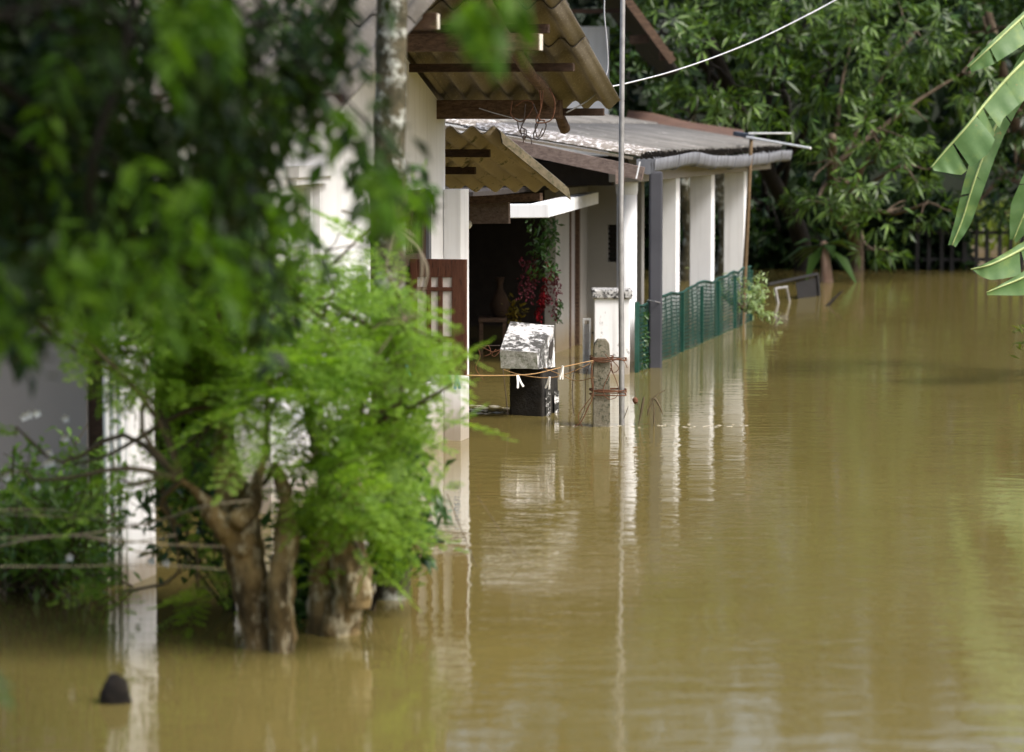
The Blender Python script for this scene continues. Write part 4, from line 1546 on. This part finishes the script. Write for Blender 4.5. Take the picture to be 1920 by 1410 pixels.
banana_leaf([(2120, 360, 23.0), (2010, 410, 22.8), (1920, 465, 22.7), (1860, 495, 22.6), (1820, 505, 22.6)], [.17, .17, .16, .10, .0], [.06, .05, .05, .03, .0], [(1, 21)])
banana_leaf([(2120, 420, 22.8), (2010, 470, 22.6), (1930, 515, 22.5), (1850, 548, 22.4)], [.17, .16, .14, .02], [.04, .05, .05, .0], [])
banana_leaf([(2040, 200, 24.2), (1980, 290, 24.2), (1930, 380, 24.2), (1900, 450, 24.2)], [.16, .17, .14, .03], [.16, .17, .14, .03], [(1, 12), (-1, 16)])

# ------------------------------------------------------------------ foreground: feathery trees
def frond_template(n_pin=6, L=.30, pinL=.085, nl=4, lw=.021):
    P_, D_, U_, LL, WW = [], [], [], [], []
    for i in range(n_pin + 1):
        t = (i + 1) / (n_pin + 1)
        x = L * t
        z = -.22 * L * t * t
        for side in ((1, -1) if i < n_pin else (0,)):
            pl = pinL * (1 - .45 * abs(t - .45))
            d = np.array([.55, side * .85, -.10]) if side else np.array([1, 0, -.2])
            d = d / np.linalg.norm(d)
            perp = np.array([-d[1], d[0], 0])
            for j in range(nl):
                s_ = (j + 1) / nl
                for sg in (1, -1):
                    P_.append(np.array([x, 0, z]) + d * pl * s_ * .92)
                    D_.append(d * .55 + perp * sg * .8 + np.array([0, 0, -.12]))
                    U_.append((0, 0, 1)); LL.append(lw); WW.append(lw * .62)
            P_.append(np.array([x, 0, z]) + d * pl)
            D_.append(d); U_.append((0, 0, 1)); LL.append(lw * 1.15); WW.append(lw * .65)
            P_.append(np.array([x, 0, z])); D_.append(d); U_.append((0, 0, 1)); LL.append(pl); WW.append(.0022)   # pinna stalk
        P_.append(np.array([x - L / (n_pin + 1), 0, z])); D_.append((1, 0, -.1)); U_.append((0, 0, 1)); LL.append(L / (n_pin + 1)); WW.append(.004)
    return [np.array(q, float) for q in (P_, D_, U_, LL, WW)]


FT = frond_template()


def fronds(pos, dirs, scale, roll):
    """place copies of the frond template"""
    n = len(pos)
    x = norm(dirs)
    up = np.tile([0, 0, 1.0], (n, 1)) + rng.normal(0, roll, (n, 3))
    y = norm(np.cross(up, x))
    z = np.cross(x, y)
    R = np.stack([x, y, z], 2)               # columns
    Pp = np.einsum('nij,mj->nmi', R, FT[0]) * scale[:, None, None] + pos[:, None]
    Dd = np.einsum('nij,mj->nmi', R, FT[1])
    Uu = np.einsum('nij,mj->nmi', R, FT[2]) + rng.normal(0, .25, (n, len(FT[0]), 3))
    LL = FT[3][None] * scale[:, None] * rng.uniform(.85, 1.1, (n, len(FT[0])))
    WW = FT[4][None] * scale[:, None] * np.ones((n, 1))
    return leaf_arrays(Pp.reshape(-1, 3), Dd.reshape(-1, 3), Uu.reshape(-1, 3), LL.ravel(), WW.ravel(), droop=.05)


def gnarly(m_, pts, rr, seg=32, rough=.42, rs=8):
    pp = smoothpath(pts, 8)
    m_.tube(pp, list(np.interp(np.linspace(0, 1, len(pp)), np.linspace(0, 1, len(rr)), rr)), seg, rough, rs)


def feather_tree(name, label, base, stems, clusters, dens, d0, mat):
    rt = root(name, base, label, 'tree', 'feathery trees in the foreground')
    m_ = MB()
    for pts, rr in stems:
        gnarly(m_, pts, rr)
    m_.build('trunk', M['bark_tan'], rt, smooth=True)
    m_ = MB()
    VP, VD, SCL = [], [], []
    forks = [Vector(s_[0][-1]) for s_ in stems]
    for px, py, rx, ry, k in clusters:
        d = d0 + random.uniform(-.5, .5)
        c = P(px, py, d)
        fk = min(forks, key=lambda q: (q - c).length + random.uniform(0, .2))
        bend_branch(m_, fk, c, .013, .005, n=9, wob=.10, seg=6)
        nfr = max(2, int(dens * k * rx * ry / 1000))
        for _ in range(nfr):
            a = random.uniform(0, 6.283)
            rr = random.random() ** .55
            x_, y_ = px + rx * rr * math.cos(a), py + ry * rr * math.sin(a)
            p = P(x_, y_, d + random.gauss(0, .28))
            out = (p - c) * 2.2 + Vector((random.gauss(0, .35), random.gauss(0, .45), random.gauss(-.05, .25)))
            out = out.normalized()
            VP.append(p - out * .12); VD.append(out); SCL.append(random.uniform(.65, 1.15))
            if random.random() < .3:
                bend_branch(m_, c, p - out * .12, .004, .0018, n=4, wob=.08, seg=4)
    m_.build('branches', M['twig'], rt, smooth=True)
    v_, f_ = fronds(np.array([tuple(q) for q in VP]), np.array([tuple(q) for q in VD]), np.array(SCL), .35)
    np_mesh('crown', v_, f_, mat, rt)
    return rt


t1 = [([P(486, 1290, 11.2), P(482, 1215, 11.2), P(468, 1080, 11.2), P(452, 980, 11.25), P(424, 880, 11.3), P(414, 760, 11.3)], [.055, .056, .070, .080, .046, .034]),
      ([P(530, 1290, 11.12), P(528, 1210, 11.12), P(526, 1100, 11.12), P(534, 1000, 11.15), P(534, 930, 11.2), P(515, 870, 11.25)], [.048, .048, .055, .045, .036, .02]),
      ([P(470, 1030, 11.15), P(440, 1000, 11.15), P(400, 965, 11.1), P(370, 925, 11.05), P(340, 900, 11.0)], [.05, .055, .035, .02, .01]),
      ([P(440, 985, 11.05), P(470, 950, 11.1), P(480, 900, 11.15), P(500, 850, 11.2)], [.04, .04, .025, .015])]
k1 = [(330, 600, 110, 110, 1), (450, 620, 120, 100, 1), (280, 520, 110, 90, .9), (250, 640, 70, 90, .8), (400, 520, 110, 70, .9), (520, 720, 120, 100, 1), (340, 700, 70, 60, .8), (210, 480, 70, 60, .8),
      (360, 850, 70, 60, .7), (470, 800, 60, 70, .8), (110, 600, 70, 50, .35), (230, 1110, 80, 25, .5), (370, 1120, 60, 40, .5), (330, 900, 60, 50, .6), (60, 600, 60, 30, .3), (130, 480, 80, 60, .7), (50, 500, 60, 50, .5), (200, 570, 70, 50, .6), (60, 900, 80, 30, .4), (140, 870, 60, 40, .4), (230, 900, 50, 50, .4), (160, 540, 80, 60, .7), (250, 700, 70, 60, .7), (180, 660, 60, 50, .5), (390, 700, 90, 70, 1), (300, 460, 80, 40, .8), (460, 500, 80, 50, .8), (560, 520, 70, 50, .7), (30, 800, 60, 30, .4), (400, 1050, 40, 40, .6)]
feather_tree('feathery_tree', 'light green feathery tree with peeling twin trunk, left one of the two in the flood', P(500, 1220, 11.2), t1, k1, 3.9, 11.3, M['lf_feather'])
t2 = [([P(640, 1260, 11.5), P(640, 1185, 11.5), P(650, 1110, 11.5), P(655, 1020, 11.5), P(655, 930, 11.5), P(668, 840, 11.5)], [.07, .075, .065, .055, .04, .022]),
      ([P(606, 1250, 11.55), P(602, 1180, 11.55), P(604, 1080, 11.55), P(614, 980, 11.55), P(606, 900, 11.6), P(588, 830, 11.6)], [.06, .06, .055, .045, .03, .018]),
      ([P(672, 1140, 11.45), P(668, 1080, 11.45), P(650, 1040, 11.5), P(640, 990, 11.5)], [.05, .06, .05, .04])]
k2 = [(600, 600, 120, 100, 1), (690, 590, 110, 80, 1), (760, 600, 70, 60, .9), (640, 700, 120, 90, 1), (740, 680, 100, 70, 1), (820, 650, 50, 50, .7), (600, 800, 110, 90, 1), (700, 800, 100, 90, 1), (770, 830, 60, 70, .8),
      (620, 900, 100, 80, .9), (700, 930, 90, 70, 1), (740, 1000, 70, 45, 1), (690, 1050, 70, 30, .7), (590, 980, 60, 60, .7), (850, 720, 25, 70, .5), (800, 760, 50, 50, .7), (720, 500, 70, 60, .5), (610, 470, 80, 50, .4), (700, 420, 50, 30, .25)]
feather_tree('feathery_tree', 'light green feathery tree with thick knotted base, right one of the two in the flood', P(635, 1185, 11.5), t2, k2, 3.9, 11.5, M['lf_feather'])

th = root('dark_shrub', P(575, 1150, 12.0), 'dark leafy shrub filling the gap between the two feathery trees', 'shrub')
m_ = MB()
Pn, Dn = [], []
for _ in range(46):
    if random.random() < .5:
        x1_, y1_ = random.uniform(545, 620), random.uniform(930, 1170)
    elif random.random() < .6:
        x1_, y1_ = random.uniform(300, 420), random.uniform(800, 1010)
    else:
        x1_, y1_ = random.uniform(735, 800), random.uniform(820, 1000)
    p0, p1 = P(x1_ * .5 + 290, 1165, 12.1), P(x1_, y1_, 12.0 + random.gauss(0, .15))
    bend_branch(m_, p0, p1, .008, .002, n=5, wob=.05, seg=4)
    for _ in range(60):
        t_ = random.uniform(.55, 1.08)
        Pn.append(tuple(p0.lerp(p1, t_) + Vector([random.gauss(0, .055) for _ in range(3)]))); Dn.append((random.gauss(0, .6), random.gauss(0, .6), random.gauss(0, .5)))
m_.build('stems', M['bark_dark'], th)
n = len(Pn)
Ln = rng.uniform(.05, .10, n)
leaves_obj('foliage', np.array(Pn), np.array(Dn), rand_dirs(n) * .7 + np.array([0, 0, 1.0]), Ln, Ln * .4, M['lf_vine'], th)

# tall lichened trunk
tt = root('tall_tree', P(728, 1125, 12.4), 'tall straight tree trunk mottled with white lichen in front of the gable', 'tree')
q = [P(738, 1190, 12.4), P(736, 1000, 12.4), P(730, 800, 12.4), P(728, 600, 12.4), P(731, 400, 12.4), P(732, 200, 12.4), P(735, 0, 12.4), P(736, -200, 12.4), P(738, -500, 12.4)]
pp = smoothpath(q, 8)
MB().tube(pp, lerp_r(.078, .060, len(pp)), 20, .10, 7).build('trunk', M['bark_lichen'], tt, smooth=True)
m_ = MB()
top = pp[-1]
tops = []
for k in range(9):
    a = k / 9 * 6.28
    t_ = top + Vector((math.cos(a) * 1.1, math.sin(a) * 1.1, random.uniform(.2, 1.3)))
    bend_branch(m_, top - e * random.uniform(0, .5), t_, .03, .008)
    tops.append((tuple(t_), (.6, .6, .4)))
m_.build('branches', M['bark_lichen'], tt, smooth=True)
pts, axs = blob_points(tops, 16)
v_, f_ = whorls(pts, axs, 8, .12, .05)
np_mesh('crown', v_, f_, M['lf_mango2'], tt)
m_ = MB()
for q in ([(640, 395), (700, 412), (760, 440), (800, 500), (790, 560)], [(760, 400), (735, 450), (720, 520)], [(735, 420), (780, 450), (790, 520), (760, 600)]):
    m_.tube(smoothpath([P(x_, y_, 12.1) for x_, y_ in q], 6), .006, 5)
m_.build('vine_stems', M['twig_grey'], tt, smooth=True)



def spray(p, Pn, Dn, sc=1.0):
    """a drooping twig end with leaves set alternately along it"""
    dd = Vector((random.gauss(.25, .45), random.gauss(0, .45), random.gauss(-.75, .35))).normalized()
    sd = dd.cross(Vector((random.gauss(0, 1), random.gauss(0, 1), random.gauss(0, 1)))).normalized()
    L = random.uniform(.09, .22) * sc
    k = random.randint(7, 12)
    for q in range(k):
        t_ = q / (k - 1)
        sgn = 1 if q % 2 else -1
        pp_ = p + dd * L * (t_ - .5) + Vector((0, 0, -.05 * t_ * t_))
        Pn.append(tuple(pp_))
        Dn.append(tuple(dd * .7 + sd * sgn * .75 + Vector([random.gauss(0, .2) for _ in range(3)])))


# near dark tree hanging in from the upper left
nt = root('overhanging_tree', Vector((-1.9, 5.8, 0)), 'dark leafy tree out of focus hanging in from the upper left', 'tree')
m_ = MB()
q = [Vector((-1.95, 5.8, -.9)), Vector((-1.9, 5.8, .8)), Vector((-1.75, 5.9, 2.0)), Vector((-1.55, 6.0, 3.2)), Vector((-1.3, 6.1, 4.2))]
pp = smoothpath(q, 6)
m_.tube(pp, lerp_r(.12, .05, len(pp)), 12, .1)
m_.build('trunk', M['bark_dark'], nt, smooth=True)
nk = [(50, 60, 150, 150, 1.5), (50, 230, 130, 150, 1.5), (60, 400, 130, 130, 1.4), (20, 560, 40, 90, 1.0), (180, 330, 90, 110, 1.2), (150, 120, 70, 110, 1.3), (270, 30, 100, 60, 1.4), (360, 70, 80, 70, 1.3), (420, 120, 70, 60, 1.0),
      (540, 30, 60, 45, 1.2), (590, 90, 40, 60, 1.0), (310, 250, 110, 60, 1.3), (450, 210, 90, 60, 1.2), (560, 170, 50, 50, 1.0), (240, 440, 110, 80, 1.0), (380, 360, 110, 80, 1.2), (340, 465, 120, 40, .9), (470, 420, 80, 60, 1.0), (500, 310, 50, 60, .9), (480, 510, 60, 40, .8), (485, 570, 20, 50, .7),
      (640, 50, 30, 60, .8), (685, 255, 28, 25, .6), (700, 335, 42, 28, .9), (570, 440, 30, 35, .6), (780, 345, 35, 22, .6), (735, 290, 35, 25, .5), (690, 14, 50, 20, .4),
      (130, 490, 70, 40, .7), (920, -10, 40, 12, .3)]
m_ = MB()
Pn, Dn = [], []
forks = [pp[int(len(pp) * t_)] for t_ in (.55, .7, .85, .95)]
for px, py, rx, ry, k in nk:
    d = random.uniform(7.2, 9.6)
    c = P(px, py, d)
    start = forks[random.randrange(4)]
    bend_branch(m_, start, c + Vector((0, 0, .03)), .008, .003, n=9, wob=.07, seg=6)
    for _ in range(int(k * rx * ry / 205)):
        a = random.uniform(0, 6.283)
        rr = random.random() ** .5
        spray(P(px + rx * rr * math.cos(a), py + ry * rr * math.sin(a), d + random.gauss(0, .45)), Pn, Dn)
# unseen leaves added above the frame to shade this tree
for _ in range(15000):
    Pn.append((random.uniform(-2.6, .5), random.uniform(5.0, 8.8), 2.62 + random.random() * 1.2)); Dn.append((random.gauss(0, .7), random.gauss(0, .7), random.gauss(-.2, .4)))
n = len(Pn)
Ln = rng.uniform(.05, .088, n)
m_.tube(smoothpath([P(262, -80, 6.9), P(243, 30, 6.9), P(226, 130, 6.9), P(196, 220, 6.9), P(172, 300, 6.9), P(168, 400, 7.0)], 6), .011, 8)
m_.build('branches', M['bark_dark'], nt, smooth=True)
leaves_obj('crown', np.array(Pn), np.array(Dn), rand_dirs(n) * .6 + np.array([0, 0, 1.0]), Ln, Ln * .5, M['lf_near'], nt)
Pn, Dn = [], []
for px, py, rx, ry, k in [(360, 30, 90, 50, 1.3), (420, 110, 70, 80, 1.0), (200, 500, 110, 60, 1.0), (520, 190, 60, 50, 1.0), (460, 400, 90, 60, .9), (725, 345, 45, 30, .9), (905, 6, 50, 20, 2.0), (885, 26, 20, 16, 2.2), (958, 2, 20, 22, 2.0), (290, 370, 90, 70, .6),
                          (540, 410, 50, 40, .8), (60, 560, 60, 60, .4), (380, 470, 110, 50, .8), (650, 240, 30, 30, .4), (80, 180, 40, 100, .3), (330, 550, 90, 40, .5), (790, 360, 30, 20, 1.0)]:
    d = random.uniform(6.6, 8.2) if py > 60 else 6.2
    for _ in range(max(3, int(k * rx * ry / 700))):
        a = random.uniform(0, 6.283)
        rr = random.random() ** .5
        spray(P(px + rx * rr * math.cos(a), py + ry * rr * math.sin(a), d + random.gauss(0, .3)), Pn, Dn, .8 if py > 60 else .4)
n = len(Pn)
Ln = rng.uniform(.05, .09, n)
leaves_obj('bright_leaves', np.array(Pn), np.array(Dn), rand_dirs(n) * .6 + np.array([0, 0, 1.0]), Ln, Ln * .5, M['lf_near2'], nt)  # sprays of brighter green leaves at chosen clusters

# white-flowered bush at the left
wb = root('flowering_bush', P(60, 1090, 12.9), 'low green bush with small white flowers standing in water at the left edge', 'bush')
m_ = MB()
Pn, Dn, FPn = [], [], []
for _ in range(110):
    x1_, y1_ = random.uniform(-60, 240), random.uniform(790, 1060)
    if y1_ < 840 and random.random() < .5: y1_ += 80
    p0, p1 = P(60 + random.gauss(0, 60), 1100, 12.6 + random.gauss(0, .2)), P(x1_, y1_, 12.2 + random.gauss(0, .4))
    bend_branch(m_, p0, p1, .006, .002, n=5, wob=.08, seg=4)
    for _ in range(30):
        t_ = random.uniform(.35, 1.02)
        p = p0.lerp(p1, t_) + Vector((random.gauss(0, .04), random.gauss(0, .04), random.gauss(0, .04)))
        Pn.append(tuple(p)); Dn.append((random.gauss(0, .6), random.gauss(0, .6), random.gauss(.1, .5)))
m_.build('stems', M['twig'], wb)
n = len(Pn)
Ln = rng.uniform(.04, .075, n)
leaves_obj('foliage', np.array(Pn), np.array(Dn), rand_dirs(n) * .7 + np.array([0, 0, 1.0]), Ln, Ln * .42, M['lf_bush'], wb)
for (x_, y_) in [(55, 778), (70, 775), (123, 822), (92, 850), (88, 870), (96, 868), (68, 905), (70, 912), (14, 895), (123, 785), (131, 1045), (284, 1052), (312, 1056), (46, 782)]:
    c = P(x_, y_, 11.7)
    a_ = np.linspace(0, 2 * np.pi, 6)[:-1] + random.random()
    pos = np.tile(np.array(c), (5, 1))
    dd = np.stack([np.cos(a_), np.full(5, -.5), np.sin(a_)], 1)
    leaves_obj('flower', pos, dd, np.tile([0, -1.0, 0], (5, 1)), np.full(5, .022), np.full(5, .015), M['petal_white'], wb, droop=0, fold=0)

# dry branches across the lower left
dbn = root('dry_branches', P(200, 1000, 10.9), 'dry grey branches lying across the lower left in front of the bush', 'branch')
for q, r_ in (([(-40, 1035), (60, 1010), (170, 1000), (300, 975), (380, 950), (470, 938)], .007), ([(-40, 1012), (80, 1005), (180, 1008), (300, 1020), (420, 1025)], .005), ([(130, 1002), (200, 1015), (260, 1035), (300, 1042)], .005),
              ([(-40, 965), (60, 966), (150, 972), (280, 985)], .003), ([(150, 1000), (230, 1018), (330, 1003)], .005), ([(-40, 1062), (120, 1062), (300, 1060), (420, 1068)], .004), ([(-40, 958), (90, 956), (200, 970)], .003)):
    MB().tube(smoothpath([P(x_, y_, 10.9 + random.uniform(-.2, .2)) for x_, y_ in q], 5), r_ * .62, 6, .15).build('branch', M['twig_grey'], dbn, smooth=True)

# half sunk brown stump, stones, floating husks
stp = root('sunken_stump', P(218, 1325, 10.12), 'black pointed stump tip poking out of the water at the lower left', 'stump')
q = [P(218, 1360, 10.12), P(218, 1322, 10.12), P(217, 1300, 10.12), P(215, 1280, 10.12), P(212, 1264, 10.12)]
MB().tube(q, [.052, .052, .050, .040, .014], 14, .25, 14).build('stump', M['stump'], stp, smooth=True)


def rock(name, c, r, label, cat, mat, sq=.6):
    import bmesh
    o_ = bpy.data.meshes.new(name)
    bm = bmesh.new()
    bmesh.ops.create_icosphere(bm, subdivisions=3, radius=1)
    for v_ in bm.verts:
        k = 1 + .25 * noise.noise(v_.co * 1.6 + Vector(c)) + .08 * noise.noise(v_.co * 5)
        v_.co = Vector((v_.co.x * r * k, v_.co.y * r * k, v_.co.z * r * sq * k))
    bm.to_mesh(o_)
    bm.free()
    o_.materials.append(mat)
    o_.shade_smooth()
    o = bpy.data.objects.new(name, o_)
    o.location = c
    COL.objects.link(o)
    return tag(o, label, cat)


rock('stone', P(702, 1080, 12.9) - e * .02, .045, 'grey blue stone sticking up beside the right feathery tree base', 'stone', M['stone'], 1.1)
rock('floating_husk', P(816, 1018, 14.1), .045, 'dark wet husk floating below the right edge of the foliage', 'husk', M['stump'], .45)

# twigs in the water by the pole
tw = root('drifted_twigs', P(1220, 795, 19.7), 'brown dead twigs and leaves snagged in the water right of the metal pole', 'twigs')
for q, r_ in (([(1196, 800), (1202, 775), (1207, 748), (1208, 745)], .009), ([(1227, 800), (1227, 770), (1222, 750), (1240, 735), (1249, 730)], .004), ([(1222, 752), (1228, 748), (1238, 765), (1243, 778)], .009), ([(1224, 752), (1218, 765), (1213, 780)], .008),
              ([(1190, 722), (1191, 742), (1196, 758), (1204, 772)], .003), ([(1170, 785), (1178, 762)], .003), ([(1212, 760), (1216, 775)], .004), ([(1226, 750), (1226, 790), (1228, 805)], .005), ([(1213, 762), (1225, 745), (1247, 732)], .003)):
    pts = smoothpath([P(x_, y_, 19.7) for x_, y_ in q], 4)
    nn = len(pts)
    MB().tube(pts, [max(.0015, r_ * math.sin(math.pi * (i + .6) / (nn + .4))) for i in range(nn)], 5, .2).build('twig', M['twig'], tw)
c = P(1191, 750, 19.68)
MB().tube([c + e * .02, c + e * .008, c - e * .012, c - e * .028], [.004, .017, .019, .004], 8, .3, 30).build('dead_leaf', M['rust'], tw)
# thin rods lying in the near water
rd = root('thin_sticks', P(880, 1070, 13.0), 'two thin dark sticks slanting out of the brown water near the foliage', 'stick')
MB().tube([P(838, 925, 13.4), P(862, 985, 13.3), P(880, 1030, 13.3), P(895, 1069, 13.3)], .0028, 5).build('stick', M['twig'], rd)
MB().tube([P(895, 930, 13.6), P(935, 990, 13.5), P(985, 1067, 13.35)], .0022, 5).build('stick', M['twig'], rd)

# sprig at the very left edge, near the lens
sg = root('near_sprig', P(-30, 1420, 6.0), 'dark green leaf sprig at the lower left edge near the lens', 'plant')
MB().tube([P(-60, 1440, 6.0), P(-40, 1340, 6.0), P(-10, 1280, 6.0)], .004, 5).build('stem', M['twig'], sg)
pos = np.array([P(-20, 1262, 6.0), P(-12, 1275, 6.0), P(-10, 1290, 6.0), P(-30, 1300, 6.0)])
leaves_obj('foliage', pos, np.array([(.4, 0, -.1), (.6, 0, -.2), (.55, 0, -.5), (.3, 0, .4)]), np.tile([0, -1.0, .4], (4, 1)), np.array([.03, .045, .06, .05]), np.array([.014, .016, .02, .02]), M['lf_vine'], sg)

# bright flecks where the current breaks: sky glints modelled as low pale lens shapes
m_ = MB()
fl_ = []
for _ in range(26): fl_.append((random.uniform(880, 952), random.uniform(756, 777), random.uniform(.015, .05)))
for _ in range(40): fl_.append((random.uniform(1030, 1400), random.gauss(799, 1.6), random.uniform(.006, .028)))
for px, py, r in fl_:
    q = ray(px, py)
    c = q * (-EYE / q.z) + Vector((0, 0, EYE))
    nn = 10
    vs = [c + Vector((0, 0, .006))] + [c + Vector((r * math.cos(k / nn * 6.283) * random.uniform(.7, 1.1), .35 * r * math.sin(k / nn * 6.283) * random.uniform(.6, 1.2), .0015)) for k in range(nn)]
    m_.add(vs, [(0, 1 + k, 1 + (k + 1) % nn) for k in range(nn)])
tag(m_.build('glint_flecks', M['glint_flecks'], None), 'pale flecks built in place of sky glints on the brown water', kind='stuff')
